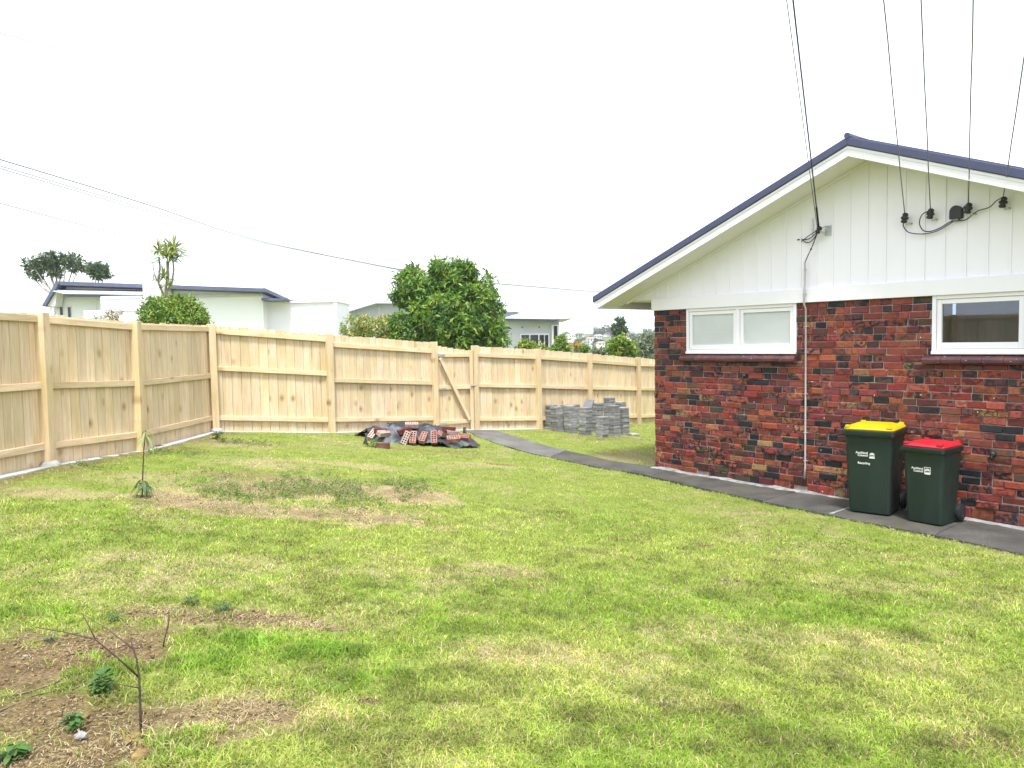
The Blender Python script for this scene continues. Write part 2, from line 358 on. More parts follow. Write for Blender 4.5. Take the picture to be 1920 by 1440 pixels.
# path edges (needed to keep grass off the concrete)
HC = Vector((2.29, 12.08, 0)); HA = math.radians(-50.24); HD = Vector((math.cos(HA), math.sin(HA), 0)); HN = Vector((HD.y, -HD.x, 0))
def wallpt(t, off, z=0.0): p = HC + HD*t + HN*off; return Vector((p.x, p.y, z))
EDGE = [(-.2,.54),(.18,.58),(1.56,.77),(3.42,.95),(4.84,1.0),(5.46,1.08),(9.0,1.15)]
lawn_side = [wallpt(t, o) for t, o in EDGE[::-1]] + [Vector(p) for p in ((1.53,11.95,0),(.357,13.29,0),(-.678,14.92,0),(-.95,15.75,0))]
wall_side = [wallpt(t, -.02) for t, o in EDGE[::-1][:-1]] + [wallpt(0,-.02), Vector((1.66,12.80,0)), Vector((.55,14.45,0)), Vector((-.10,15.55,0)), Vector((-.42,16.20,0))]
path_poly = np.array([(p.x,p.y) for p in lawn_side + wall_side[::-1]])
def in_poly(x, y, P):
    c = np.zeros(x.shape, bool); n = len(P)
    for i in range(n):
        (x0,y0),(x1,y1) = P[i], P[(i+1) % n]
        if y0 == y1: continue
        k = ((y0 > y) != (y1 > y)) & (x < (x1-x0)*(y-y0)/(y1-y0)+x0); c ^= k
    return c
def house_mask(x, y):
    u = (x-HC.x)*HD.x + (y-HC.y)*HD.y; v = (x-HC.x)*HN.x + (y-HC.y)*HN.y
    return (u > -.0) & (u < 6.85) & (v < .12) & (v > -10.5)

# ------------------------------------------------------------------ ground sheet
def axis(core0, core1, step, lim):
    a = list(np.arange(core0, core1, step)); s = step; x = core1
    while x < lim: a.append(x); s *= 1.28; x += s
    s = step; x = core0 - step; pre = []
    while x > -lim: pre.append(x); s *= 1.28; x -= s
    return np.array(pre[::-1] + a)
gx = axis(-6.2, 6.2, .07, 900); gy = axis(1.8, 17.5, .07, 900)
GX, GY = np.meshgrid(gx, gy); gz = gh(GX, GY)
near = (np.hypot(GX, GY-8) < 16)
dm, ym, lm = maps(GX, GY)
gz = gz + near*((fbm(GX, GY, 1.1, 80)-.5)*.05 + dm*((fbm(GX, GY, 5, 84)-.5)*.06 + (vn(GX,GY,11,88)-.5)*.02))
inpath = in_poly(GX, GY, path_poly); gz = np.where(inpath, np.minimum(gz, -.10 + .0*gz) * 0 + np.minimum(gz-.09, gh(GX,GY)-.09), gz)
ny, nx = GX.shape
V = np.stack([GX.ravel(), GY.ravel(), gz.ravel()], 1)
idx = np.arange(nx*ny).reshape(ny, nx)
F = np.stack([idx[:-1,:-1].ravel(), idx[:-1,1:].ravel(), idx[1:,1:].ravel(), idx[1:,:-1].ravel()], 1)
me = np_mesh('ground', V, F); point_color(me, 'Col', np.stack([dm.ravel()*near.ravel(), ym.ravel(), lm.ravel()], 1))
ground = link('ground', me, GROUND, smooth=True); tag(ground, 'lawn ground with bare earth and straw patches', kind='structure')

# ------------------------------------------------------------------ concrete path in slabs
def pathz(p):
    t = (p-HC).dot(HD)
    return -.012*max(t, 0) if t > 0 else max(0.0, ghs(p.x, p.y)+.02)
path = empty('path'); tag(path, 'weathered dark concrete path along the brick wall to the gate', kind='structure')
def lerp_line(L, k):
    ds = [0]
    for a, b in zip(L[:-1], L[1:]): ds.append(ds[-1]+(b-a).length)
    d = k*ds[-1]
    for i in range(len(L)-1):
        if d <= ds[i+1]+1e-9: return L[i].lerp(L[i+1], (d-ds[i])/(ds[i+1]-ds[i]))
    return L[-1]
nS = len(lawn_side)
# the two edges have matching vertices where slabs meet
pairs = []
for t, o in EDGE[::-1]: pairs.append((wallpt(t, o), wallpt(max(t, 0), -.02)))
pairs += [(Vector((1.53,11.95,0)), Vector((1.66,12.80,0))), (Vector((.357,13.29,0)), Vector((.75,14.22,0))), (Vector((-.678,14.92,0)), Vector((-.02,15.45,0))), (Vector((-.98,15.85,0)), Vector((-.42,16.22,0)))]
fine_pairs = []
for (a, b), (c, d) in zip(pairs[:-1], pairs[1:]):
    n = max(1, int((c-a).length/.22))
    for i in range(n): fine_pairs.append((a.lerp(c, i/n), b.lerp(d, i/n)))
fine_pairs.append(pairs[-1])
cuts = [0]; acc = 0
for i in range(1, len(fine_pairs)):
    acc += (fine_pairs[i][0]-fine_pairs[i-1][0]).length
    if acc > 2.05 or i == len(fine_pairs)-1: cuts.append(i); acc = 0
for a, b in zip(cuts[:-1], cuts[1:]):
    mb = MB(); seg = fine_pairs[a:b+1]; top = []
    for i, (p, q) in enumerate(seg):
        w = (R.random()-.5)*.05
        if i == 0: e = (seg[1][0]-p).normalized()*.006
        elif i == len(seg)-1: e = (seg[-2][0]-p).normalized()*.006
        else: e = Vector((0,0,0))
        row = []
        for k in range(6):
            s = k/5; P = p.lerp(q, s) + e
            if k == 0: P = P + (p-q).normalized()*w
            P.z = pathz(P) + (R.random()-.5)*.004 - (.012 if k == 0 else 0); row.append(P)
        top.append(row)
    for row in top:
        for P in row: mb.v.append(tuple(P))
    base = len(mb.v)
    for row in top:
        for P in (row[0], row[-1]): mb.v.append((P.x, P.y, P.z-.14))
    for i in range(len(seg)-1):
        for k in range(5): mb.f.append((i*6+k, (i+1)*6+k, (i+1)*6+k+1, i*6+k+1))
        mb.f.append((i*6, base+2*i, base+2*i+2, (i+1)*6)); mb.f.append((i*6+5, (i+1)*6+5, base+2*i+3, base+2*i+1))
    mb.f.append((0,1,2,3,4,5,base+1,base)); j = (len(seg)-1)*6; mb.f.append((j+5,j+4,j+3,j+2,j+1,j,base+2*len(seg)-2,base+2*len(seg)-1))
    mb.build('slab', PATHM if (seg[0][0]-HC).dot(HD) > .3 else PATH_PALE, path)

# ------------------------------------------------------------------ the brick house
house = empty('brick_house', HC, HA, 'white gabled house with clinker brick wall and navy metal roof', 'house')
WT = 2.52                                   # top of brickwork
HW = 6.82; APX = 3.41; RZ = 4.43; SL = .393; OH = .55
WIN = [(.635, 2.45, 1.835, WT), (4.165, 5.98, 1.835, WT)]
def ztop(t): return RZ - SL*abs(t-APX)
wall = MB()
xs = [0, WIN[0][0], WIN[0][1], WIN[1][0], WIN[1][1], HW]
for a, b in ((0, xs[1]), (xs[2], xs[3]), (xs[4], xs[5])): wall.box(a, b, .012, .11, -.2, WT)
for w in WIN: wall.box(w[0], w[1], .012, .11, -.2, w[2]-.0)
wall.box(.012, .11, .11, 10, -.2, WT); wall.box(HW-.11, HW-.012, .11, 10, -.2, WT); wall.box(.11, HW-.11, 9.9, 10, -.2, WT)
wall_o = wall.build('wall', MORTAR, house)
PAL = [((.18,.034,.023),.32), ((.25,.058,.029),.16), ((.080,.019,.018),.14), ((.013,.012,.017),.24), ((.060,.036,.022),.05), ((.25,.125,.06),.03), ((.13,.024,.027),.06)]
def pick():
    r = R.random(); s = 0
    for c, p in PAL:
        s += p
        if r < s: return tuple(x*.98*(.75+.5*R.random()) for x in c)
    return PAL[0][0]
bricks = []
course = WT/29.0; z = 0.0; vents = [(.84,1.025,.05,.158),(2.42,2.61,.045,.16)]
for k in range(29):
    z0 = k*course + .005 - (0 if k else .05); z1 = (k+1)*course - .005
    x = -(.115 if k % 2 else 0) - R.random()*.06; row = []
    while x < HW:
        L = R.choices([.228,.108,.150,.185],[.46,.22,.18,.14])[0]; row.append((x, x+L)); x += L + .0095
    for (a, b) in row:
        a = max(a, .002); b = min(b, HW-.002)
        if b-a < .03: continue
        segs = [(a, b)]; zc1 = z1
        if any(z0 < w[2]-.116 < z1 and b > w[0] and a < w[1] for w in WIN) and (WIN[0][2]-.119-z0) > .02: zc1 = WIN[0][2]-.119
        holes = [(w[0], w[1]) for w in WIN if zc1 > w[2]-.110 and z0 < w[3]-.01] + [(v[0]-.004, v[1]+.004) for v in vents if z1 > v[2]+.005 and z0 < v[3]-.005]
        for (h0, h1) in holes:
            ns = []
            for (p, q) in segs:
                if q <= h0 or p >= h1: ns.append((p, q))
                else:
                    if p < h0-.03: ns.append((p, h0-.003))
                    if q > h1+.03: ns.append((h1+.003, q))
            segs = ns
        for (p, q) in segs:
            if q-p > .025: bricks.append((p, q, z0, zc1))
def brick_geo(p, q, z0, z1, V, Fc, C1, C2):
    b = len(V); j = lambda s=.003: (R.random()-.5)*2*s; pr = R.random()*.010 - (.004 if R.random() < .8 else -.008); tw = j(.004); ti = j(.004)
    c = .005 + R.random()*.006; corners = [(p+j(), z0+j()), (q+j(), z0+j()), (q+j(), z1+j()), (p+j(), z1+j())]
    cx, cz = (p+q)/2, (z0+z1)/2
    for (x, zz) in corners: V.append((x, .05, zz))
    for (x, zz) in corners: V.append((x, -pr+.007+tw*(1 if x > cx else -1), zz))
    for (x, zz) in corners: V.append((x+(c if x < cx else -c), -pr+tw*(1 if x > cx else -1)+ti*(1 if zz > cz else -1)+j(.002), zz+(c if zz < cz else -c)))
    for i in range(4):
        n = (i+1) % 4; Fc.append((b+i, b+n, b+4+n, b+4+i)); Fc.append((b+4+i, b+4+n, b+8+n, b+8+i))
    Fc.append((b+8, b+9, b+10, b+11))
    a1 = pick(); a2 = pick() if R.random() < .78 else tuple(x*.8 for x in a1)
    C1 += [a1]*12; C2 += [a2]*12
def rank(bk):
    p, q, z0, z1 = bk; P = wallpt((p+q)/2, 0, (z0+z1)/2); v = M3.transposed() @ (P - Vector((0,0,CAMH)))
    d = -v.z; px = 960+FPX*v.x/d
    vis = 1.0 if px < 1915 else .01
    if 1585 < px < 1800 and P.z < .95: vis *= .2
    return (q-p)*(z1-z0)/(d*d)*vis
bricks.sort(key=rank, reverse=True)
for bk in bricks[:300]:
    V, Fc, C1, C2 = [], [], [], []; brick_geo(*bk, V, Fc, C1, C2)
    me = bpy.data.meshes.new('brick'); me.from_pydata(V, [], Fc); point_color(me, 'Col', C1); point_color(me, 'Col2', C2); link('brick', me, BRICK, wall_o)
V, Fc, C1, C2 = [], [], [], []
for bk in bricks[300:]: brick_geo(*bk, V, Fc, C1, C2)
# side walls of the house: same bricks, joined
nb0 = len(V)
me = bpy.data.meshes.new('brickwork'); me.from_pydata(V, [], Fc); point_color(me, 'Col', C1); point_color(me, 'Col2', C2)
tag(link('brickwork', me, BRICK, wall_o), kind='stuff')

# air vents: terracotta grilles
for (a, b, z0, z1) in vents:
    v = MB(); v.box(a, b, .0055, .0115, z0, z1); bk_ = v.build('air_vent', DARK, house)  # black plate stands in for the shade inside the vent holes
    g = MB(); nxv, nzv = 5, 4; fw = .0065
    for i in range(nxv+1):
        x = a + (b-a)*i/nxv; g.box(max(a,x-fw/2), min(b,x+fw/2), -.003, .003, z0, z1)
    for i in range(nzv+1):
        zz = z0 + (z1-z0)*i/nzv; g.box(a, b, -.002, .0025, max(z0,zz-fw/2), min(z1,zz+fw/2))
    g.build('grille', TERRA, bk_)

# white plaster splash along the foot of the wall
sp = MB(); prev = None; n = 260; rows = []
for i in range(n+1):
    t = -.02 + i*(HW+.02)/n; nzv = float(fbm(np.array([t*3.0]), np.array([.5]), 1.4, 90, 5)[0])
    w = max(.018, -.02 + .36*nzv*(.35+.65*float(vn(np.array([t]), np.array([7.7]), 2.3, 97)[0])) ); hgt = .002 + .03*float(vn(np.array([t]), np.array([3.1]), 4, 95)[0])**2
    zz = -.012*max(t,0)
    rows.append([(t, -.009, zz+hgt), (t, -.028, zz+.014), (t, -.028-(w-.018)*.6, zz+.006), (t, -.028-w, zz-.005)])
for r in rows: sp.v += r
for i in range(n):
    for k in range(3): sp.f.append((i*4+k, i*4+k+1, i*4+5+k, i*4+4+k))
sp.build('plaster_splash', PLASTER, house, smooth=True)

# windows
def window(x0, x1, z0, z1, glass, backing, split):
    fr = MB(); ft = .045
    fr.box(x0, x0+ft, -.012, .09, z0, z1); fr.box(x1-ft, x1, -.012, .09, z0, z1)
    fr.box(x0+ft, x1-ft, -.010, .09, z1-ft, z1); fr.box(x0-.0, x1, -.034, .09, z0, z0+.035)
    fr.box(x0+ft, x1-ft, -.010, .09, z0+.035, z0+.06)
    xm = x0 + (x1-x0)*split; fr.box(xm-.028, xm+.028, -.014, .09, z0+.06, z1-ft)
    w = fr.build('window', WHITE_TRIM, house, bevel=.004)
    for (a, b) in ((x0+ft, xm-.028), (xm+.028, x1-ft)):
        s = MB(); sw = .055; za, zb = z0+.06, z1-ft
        s.box(a+.003, a+sw, .004, .06, za+.003, zb-.003); s.box(b-sw, b-.003, .004, .06, za+.003, zb-.003)
        s.box(a+sw, b-sw, .006, .06, zb-sw, zb-.003); s.box(a+sw, b-sw, .006, .06, za+.003, za+sw+.02)
        s.build('sash', WHITE_TRIM, w, bevel=.004)
        p = MB(); p.box(a+sw-.005, b-sw+.005, .034, .038, za+sw, zb-sw+.005); p.build('pane', glass, w)
        q = MB(); q.box(a+.01, b-.01, backing[0], backing[0]+.01, za, zb); q.build('blind' if backing[1] is BLIND else 'room_backing', backing[1], w)
window(*WIN[0], FROST, (.075, BLIND), .5)
window(*WIN[1], GLASS_DARK, (.55, ROOM), .53)
rm = MB(); x0, x1 = WIN[1][0], WIN[1][1]                                                # the dim room behind the second window
rm.box(x0-.05, x0, .12, .6, 1.7, 2.6); rm.box(x1, x1+.05, .12, .6, 1.7, 2.6); rm.box(x0, x1, .12, .6, 2.53, 2.6); rm.box(x0, x1, .12, .6, 1.7, 1.76)
rm.build('room_lining', ROOM, house)
for (x0, x1, z0, z1) in WIN:                                                            # bull-nosed glazed sill tiles
    a = x0-.085; e = x1+.015; nT = 9 if x0 < 2 else 9; wT = (e-a)/nT
    s = None
    for i in range(nT):
        m = MB(); p0, p1 = a+i*wT+.002, a+(i+1)*wT-.002; dz = (R.random()-.5)*.004
        prof = [(.02, z0-.002), (-.045, z0-.026), (-.072, z0-.042), (-.086, z0-.064), (-.084, z0-.094), (-.066, z0-.116), (.02, z0-.116)]
        m.poly_prism([(p0, y, zz+dz) for y, zz in prof], (p1-p0, 0, 0))
        if s is None: s = m.build('window_sill', SILL, house)
        else: m.build('sill_tile', SILL, s)

# frieze board, gable boarding, soffit, barge boards, roof
fz = MB(); fz.box(-.02, HW+.02, -.045, .10, WT, 2.705); fz.build('frieze_board', WHITE_TRIM, house, bevel=.004)
bk_ = MB(); bk_.poly_prism([(-.55,.02,2.70),(HW+.55,.02,2.70),(APX,.02,ztop(APX)-.20)], (0,.05,0)); gable = bk_.build('gable', WHITE, house)
bw = .2225; x = -.553
def soff(t): return ztop(t)-.195
x = APX - bw*18 - .012
while x < HW+.55:
    a, b = max(x+.004, -.553), min(x+bw-.004, HW+.553); x += bw
    if b-a < .02: continue
    pts = [(a, 2.705), (b, 2.705), (b, max(2.708, soff(b)))]
    if a < APX < b: pts.append((APX, soff(APX)))
    pts.append((a, max(2.708, soff(a))))
    m = MB(); y = -.006 + (R.random()-.5)*.003; m.poly_prism([(p, y, q) for p, q in pts], (0, .022, 0)); m.build('gable_board', WHITE, gable, bevel=.003)
    # narrow cover strip at each joint
    if -.5 < b+.004 < HW+.5 and soff(b)-2.72 > .03:
        s = MB(); s.box(b-.012, b+.016, -.016, -.004, 2.706, soff(b+.004)-.02); s.build('cover_strip', WHITE, gable, bevel=.002)
for sgn in (-1, 1):                                                                     # trim under the soffit
    e = -.553 if sgn < 0 else HW+.553
    m = MB(); A = (APX, soff(APX)); B = (e, soff(e)); h = .035
    m.poly_prism([(A[0],-.030,A[1]),(B[0],-.030,B[1]),(B[0],-.030,B[1]-h),(A[0],-.030,A[1]-h)], (0,.022,0)); m.build('scotia_trim', WHITE_TRIM, house)
    te = -.80 if sgn < 0 else HW+.80
    def zz(t, off): return ztop(t)-off
    m = MB()                                                                            # soffit lining
    m.poly_prism([(APX,-OH+.03,zz(APX,.193)),(te,-OH+.03,zz(te,.193)),(te,-OH+.03,zz(te,.178)),(APX,-OH+.03,zz(APX,.178))], (0,OH-.03,0)); m.build('soffit', SOFFIT, house)
    m = MB(); c = -.62 if sgn < 0 else HW+.62                                            # boxed eave
    m.box(min(c, 0 if sgn<0 else HW), max(c, 0 if sgn<0 else HW), .012, 10, 2.690, 2.704); m.build('eave_soffit', SOFFIT, house)
    bt = te+.06*(-sgn)
    m = MB(); m.poly_prism([(APX,-OH,zz(APX,.115)),(bt,-OH,zz(bt,.115)),(bt+.13*(-sgn)*0,-OH,zz(bt,.225)),(APX,-OH,zz(APX,.225))], (0,.03,0)); m.build('barge_board', WHITE_TRIM, house, bevel=.003)
    m = MB(); m.poly_prism([(APX,-OH-.010,zz(APX,.105)),(te,-OH-.010,zz(te,.105)),(te,-OH-.010,zz(te,.135)),(APX,-OH-.010,zz(APX,.135))], (0,.009,0)); m.build('barge_fillet', WHITE_TRIM, house)
    m = MB(); m.poly_prism([(APX,-OH-.03,zz(APX,0)),(te,-OH-.03,zz(te,0)),(te,-OH-.03,zz(te,.10)),(APX,-OH-.03,zz(APX,.10))], (0,.028,0)); rf0 = m.build('barge_flashing', ROOF, house, bevel=.008)
    m = MB(); m.poly_prism([(APX,-OH,zz(APX,.005)),(te,-OH,zz(te,.005)),(te,-OH,zz(te,.055)),(APX,-OH,zz(APX,.055))], (0,11,0))
    for i in range(28):                                                                 # standing ribs
        y = -OH+.19+i*.38; m.poly_prism([(APX,y,zz(APX,-.03)),(te,y,zz(te,-.03)),(te,y,zz(te,.006)),(APX,y,zz(APX,.006))], (0,.035,0))
    m.build('roof', ROOF, house)
    m = MB(); m.box(te-.0 if sgn > 0 else te-.11, te+.11 if sgn > 0 else te, -OH+.12, 10.3, zz(te,.10), zz(te,.015)); m.build('gutter', ROOF, house, bevel=.02)
    m = MB(); fa = te-.05*sgn; m.box(min(fa,fa-.02*sgn), max(fa,fa-.02*sgn), -OH+.03, 10.3, zz(te,.20), zz(te,.07)); m.build('fascia_board', WHITE_TRIM, house)
m = MB(); m.tube([(APX,-OH-.035,RZ+.012),(APX,10.4,RZ+.012)], .036, 10); m.build('ridge_cap', ROOF, house, smooth=False)

# conduit down the wall
cx = 2.598
m = MB(); m.tube([(cx,-.060,3.045),(cx,-.062,2.74),(cx,-.075,2.70),(cx,-.075,2.50),(cx,-.030,2.44),(cx,-.026,1.0),(cx,-.026,.30),(cx-.006,-.03,.15)], .0125, 8)
cnd = m.build('conduit', CONDUIT, house, smooth=True)
for zc in (2.95,2.63,2.20,1.86,1.30,.78,.40):
    m = MB(); yb = -.075 if 2.5 < zc < 2.7 else (-.062 if zc > 2.7 else -.026)
    m.box(cx-.024, cx+.024, yb-.004, yb+.02, zc-.005, zc+.005); m.lathe([(.006,0),(.006,.006)], 8, Matrix.Translation((cx+.018,yb-.006,zc)) @ Matrix.Rotation(math.pi/2,4,'X')); m.build('clip', CONDUIT, cnd)
m = MB(); m.tube([(2.688,-.03,3.385),(2.688,-.03,3.62)], .010, 8); m.build('mast_stub', STEEL, house)
# service bracket with its insulator and loops of cable
BR = Vector((2.82,-.12,3.445))
m = MB(); m.tube([(2.87,-.01,3.40),(2.87,-.10,3.40),(2.84,-.13,3.43)], .010, 6); m.tube([(2.90,-.01,3.48),(2.90,-.09,3.48),(2.86,-.12,3.46)], .008, 6)
m.box(2.85,2.93,-.018,-.004,3.37,3.50); brk = m.build('service_bracket', STEEL, house)
m = MB(); m.lathe([(.012,-.05),(.030,-.045),(.034,-.02),(.022,-.01),(.036,.005),(.034,.03),(.020,.045)], 12, Matrix.Translation(BR) @ Matrix.Rotation(.5,4,'Y')); m.build('clamp', DARK, brk, smooth=True)
def sagpts(a, b, sag, n=10, side=None):
    a, b = Vector(a), Vector(b); out = []
    for i in range(n+1):
        s = i/n; p = a.lerp(b, s); p.z -= sag*4*s*(1-s); out.append(p)
    return out
for e, sg in (((2.53,-.03,3.365),.05), ((2.55,-.03,3.35),.09), ((2.53,-.03,3.33),-.01)):
    m = MB(); m.tube(sagpts(BR, e, sg), .006, 6); m.build('cable_loop', CABLE, brk, smooth=True)
m = MB(); m.box(2.47,2.50,-.03,-.004,3.355,3.37); m.tube([BR,(2.72,-.10,3.24),(2.655,-.07,3.15),(cx,-.060,3.045)], .006, 6); m.lathe([(.010,-.012),(.013,0),(.010,.012)], 8, Matrix.Translation((2.70,-.09,3.21))); m.build('lead_in_cable', CABLE, brk, smooth=True)
INS = [(3.874,3.45),(4.16,3.46),(4.559,3.465),(4.90,3.48)]
for (t, zc) in INS:
    m = MB(); m.tube([(t+.05,-.004,zc-.06),(t+.045,-.06,zc-.06),(t+.02,-.085,zc-.075),(t+.012,-.085,zc-.03)], .010, 6); ih = m.build('insulator', STEEL, house, smooth=True)
    m = MB(); m.lathe([(.016,-.055),(.034,-.05),(.037,-.03),(.024,-.02),(.042,-.005),(.042,.016),(.026,.026),(.034,.036),(.030,.055),(.014,.066)], 14, Matrix.Translation((t,-.085,zc)) @ Matrix.Rotation(.18,4,'Y')); m.build('insulator_body', DARK, ih, smooth=True)
# domed cable entry box
bx, bz = 4.42, 3.445
m = MB(); pts = [(bx-.065,-.075,bz-.07),(bx+.065,-.075,bz-.07)] + [(bx+.065*math.cos(a),-.075,bz+.01+.07*math.sin(a)) for a in np.linspace(0,math.pi,13)]
m.poly_prism(pts, (0,.07,0)); eb = m.build('cable_entry_box', DARK, house, bevel=.008)
m = MB(); m.box(bx-.03,bx+.03,-.07,-.01,bz-.095,bz-.07); m.build('gland', WIRE_GREY, eb)
def loop(pts, name='jumper_cable', r=.0062):
    P = [Vector(p) for p in pts]; out = []
    for i in range(len(P)-1):
        p0, p1, p2, p3 = P[max(i-1,0)], P[i], P[i+1], P[min(i+2,len(P)-1)]
        for k in range(6):
            s = k/6; out.append(.5*((2*p1)+(p2-p0)*s+(2*p0-5*p1+4*p2-p3)*s*s+(3*p1-p0-3*p2+p3)*s**3))
    out.append(P[-1]); m = MB(); m.tube(out, r, 6); return m.build(name, CABLE, eb, smooth=True)
loop([(3.865,-.085,3.42),(3.86,-.08,3.36),(3.92,-.07,3.28),(4.08,-.06,3.245),(4.22,-.06,3.26),(4.33,-.06,3.31),(4.41,-.05,3.36)])
loop([(4.15,-.085,3.50),(4.07,-.08,3.47),(4.035,-.07,3.38),(4.07,-.06,3.29),(4.15,-.06,3.265),(4.25,-.06,3.29),(4.36,-.06,3.345),(4.42,-.05,3.365)])
loop([(4.43,-.05,3.365),(4.48,-.06,3.345),(4.545,-.07,3.355),(4.60,-.07,3.40),(4.66,-.06,3.435),(4.76,-.06,3.455),(4.83,-.075,3.51),(4.89,-.085,3.535)])
loop([(4.485,-.06,3.46),(4.52,-.08,3.50),(4.56,-.085,3.525)])
# small black tap sticking out below the first window, and one near the bins
for (t, zc) in ((1.66,1.52),(4.83,.72)):
    m = MB(); m.lathe([(.020,0),(.032,.012),(.032,.045),(.018,.06)], 10, Matrix.Translation((t,0.0,zc)) @ Matrix.Rotation(math.pi/2,4,'X')); m.tube([(t,-.05,zc-.01),(t,-.07,zc-.02),(t+.005,-.075,zc-.06)], .009, 6); m.build('hose_tap', DARK, house, smooth=True)

# ------------------------------------------------------------------ overhead wires
def wire(name, pts, r, mat, label, kind='wire', group=None):
    m = MB(); m.tube(pts, r, 5); return tag(m.build(name, mat, None, smooth=True), label, kind, group)
hw = lambda t, y, z: (house.matrix_basis @ Vector((t, y, z)))
house_M = Matrix.Translation(HC) @ Matrix.Rotation(HA, 4, 'Z')
hw = lambda t, y, z: house_M @ Vector((t, y, z))
def to_px(P):
    v = M3.transposed() @ (Vector(P)-Vector((0,0,CAMH))); return 960-FPX*v.x/v.z, 720+FPX*v.y/v.z
ends = [(1657,0),(1727,0),(1825,0),(1926,70)]
wl = ['thin overhead wire to the leftmost gable insulator', 'thin overhead wire to the gable insulator left of the black entry box', 'thin overhead wire to the gable insulator just right of the black entry box', 'thin overhead wire to the rightmost gable insulator near the picture edge']
for (t, zc), (ex, ey), lb in zip(INS, ends, wl):
    a = hw(t, -.085, zc+.06); b = at(ex, ey, a.y*.70); d = (b-a); e = a + d*5.2
    pts = []
    for i in range(25):
        s = i/24; p = a.lerp(e, s); p.z -= 0.9*s*(1-s) - .9*(1/5.2)*(1-1/5.2)*(s*5.2 if s < 1/5.2 else 1); pts.append(p + Vector((R.random()-.5, 0, R.random()-.5))*.006*(0 < i < 24))
    wire('overhead_wire', pts, .0058, WIRE_GREY, lb, 'wire', 'wires reaching the gable insulators')
a = hw(BR.x, BR.y, BR.z+.03); b = at(1487, 0, a.y*.72); d = b-a
wire('service_cable', [a, a+d*.12], .013, CABLE, 'thick black sleeve at the lower end of the service cable', 'cable')
wire('service_cable', [a+d*(.1+.9*i/12*4) for i in range(13)], .0085, simple('purple_grey_cable', (.07,.06,.12), .5, .3), 'thick dark service cable rising from the gable bracket', 'cable')
b2 = at(1479, 0, a.y*.73); d2 = b2-a
wire('overhead_wire', [a+Vector((-.02,0,.0))+d2*(i/12*4) for i in range(13)], .005, WIRE_GREY, 'thin wire running beside the thick service cable', 'wire')
def far_wire(p, label, r):
    P = [at(x, y, Y*.68) for x, y, Y in p]; out = []
    for i in range(len(P)-1):
        for k in range(6): out.append(P[i].lerp(P[i+1], k/6))
    out.append(P[-1]); wire('street_wire', out, r, WIRE_PALE, label, 'wire', 'street wires over the white house')
far_wire([(-60,46,30),(235,125,38),(560,200,50),(240,126,38)], 'faint uppermost street wire at the top left of the sky', .011)
far_wire([(-60,281,30),(0,299,31),(170,350,36),(300,391,40),(410,430,45),(500,455,50),(620,480,56),(740,503,62),(930,531,75),(1100,545,90),(1330,556,112)], 'upper strand of the street wire bundle dipping behind the tree', .019)
far_wire([(-60,294,30),(0,311,31),(170,361,36),(300,400,40),(410,433,45),(500,457,50),(620,481,56),(740,504,62),(930,532,75),(1100,546,90),(1330,557,112)], 'middle strand of the street wire bundle at left', .0135)
far_wire([(-60,298,30.2),(0,316,31),(170,366,36),(300,404,40),(410,436,45),(500,459,50),(620,483,56),(740,505,62),(930,533,75),(1100,547,90),(1330,558,112)], 'lower strand of the street wire bundle at left', .0135)
far_wire([(-60,364,30),(0,381,31),(150,421,36),(290,457,42),(420,485,50)], 'single street wire passing just above the cabbage tree', .0135)

# ------------------------------------------------------------------ timber fences
posts_left = [(-6.15,-3.2,.80),(-6.05,-1.2,.78),(-5.96,.8,.76),(-5.87,2.8,.74),(-5.78,4.8,.73),(-5.65,6.85,.715),(-5.518,8.887,.69),(-5.206,10.466,.626)]
corner = (-5.056,12.747,.627)
posts_back = [(-3.329,13.774,.454),(-1.588,15.445,.277),(-.786,16.126,.183),(.599,16.99,.081),(1.887,18.338,-.059),(3.368,20.081,-.226),(4.95,21.75,-.36),(6.5,23.4,-.45)]
FH = 1.8
fence_l = empty('timber_fence', (-5.8, 4, .7), 0, 'new pine paling fence running along the left side of the lawn', 'fence')
fence_b = empty('timber_fence', (-3, 14, .45), 0, 'new pine paling fence across the back of the lawn, stepping down to the right', 'fence')
def inv(o): return Matrix.Translation(o.location) .inverted()
def fmesh(mb, name, mat, par, bevel=0):
    # parts are modelled along local axes and carry their own transform so the grain follows them
    return mb.build(name, mat, par, bevel=bevel)
pal_mesh = {}
def post(P, par, h=FH+.01, w=.115):
    m = MB(); m.box(-w/2, w/2, -w/2, w/2, -.3, h); o = m.build('post', W_POST, par, bevel=.006)
    return o
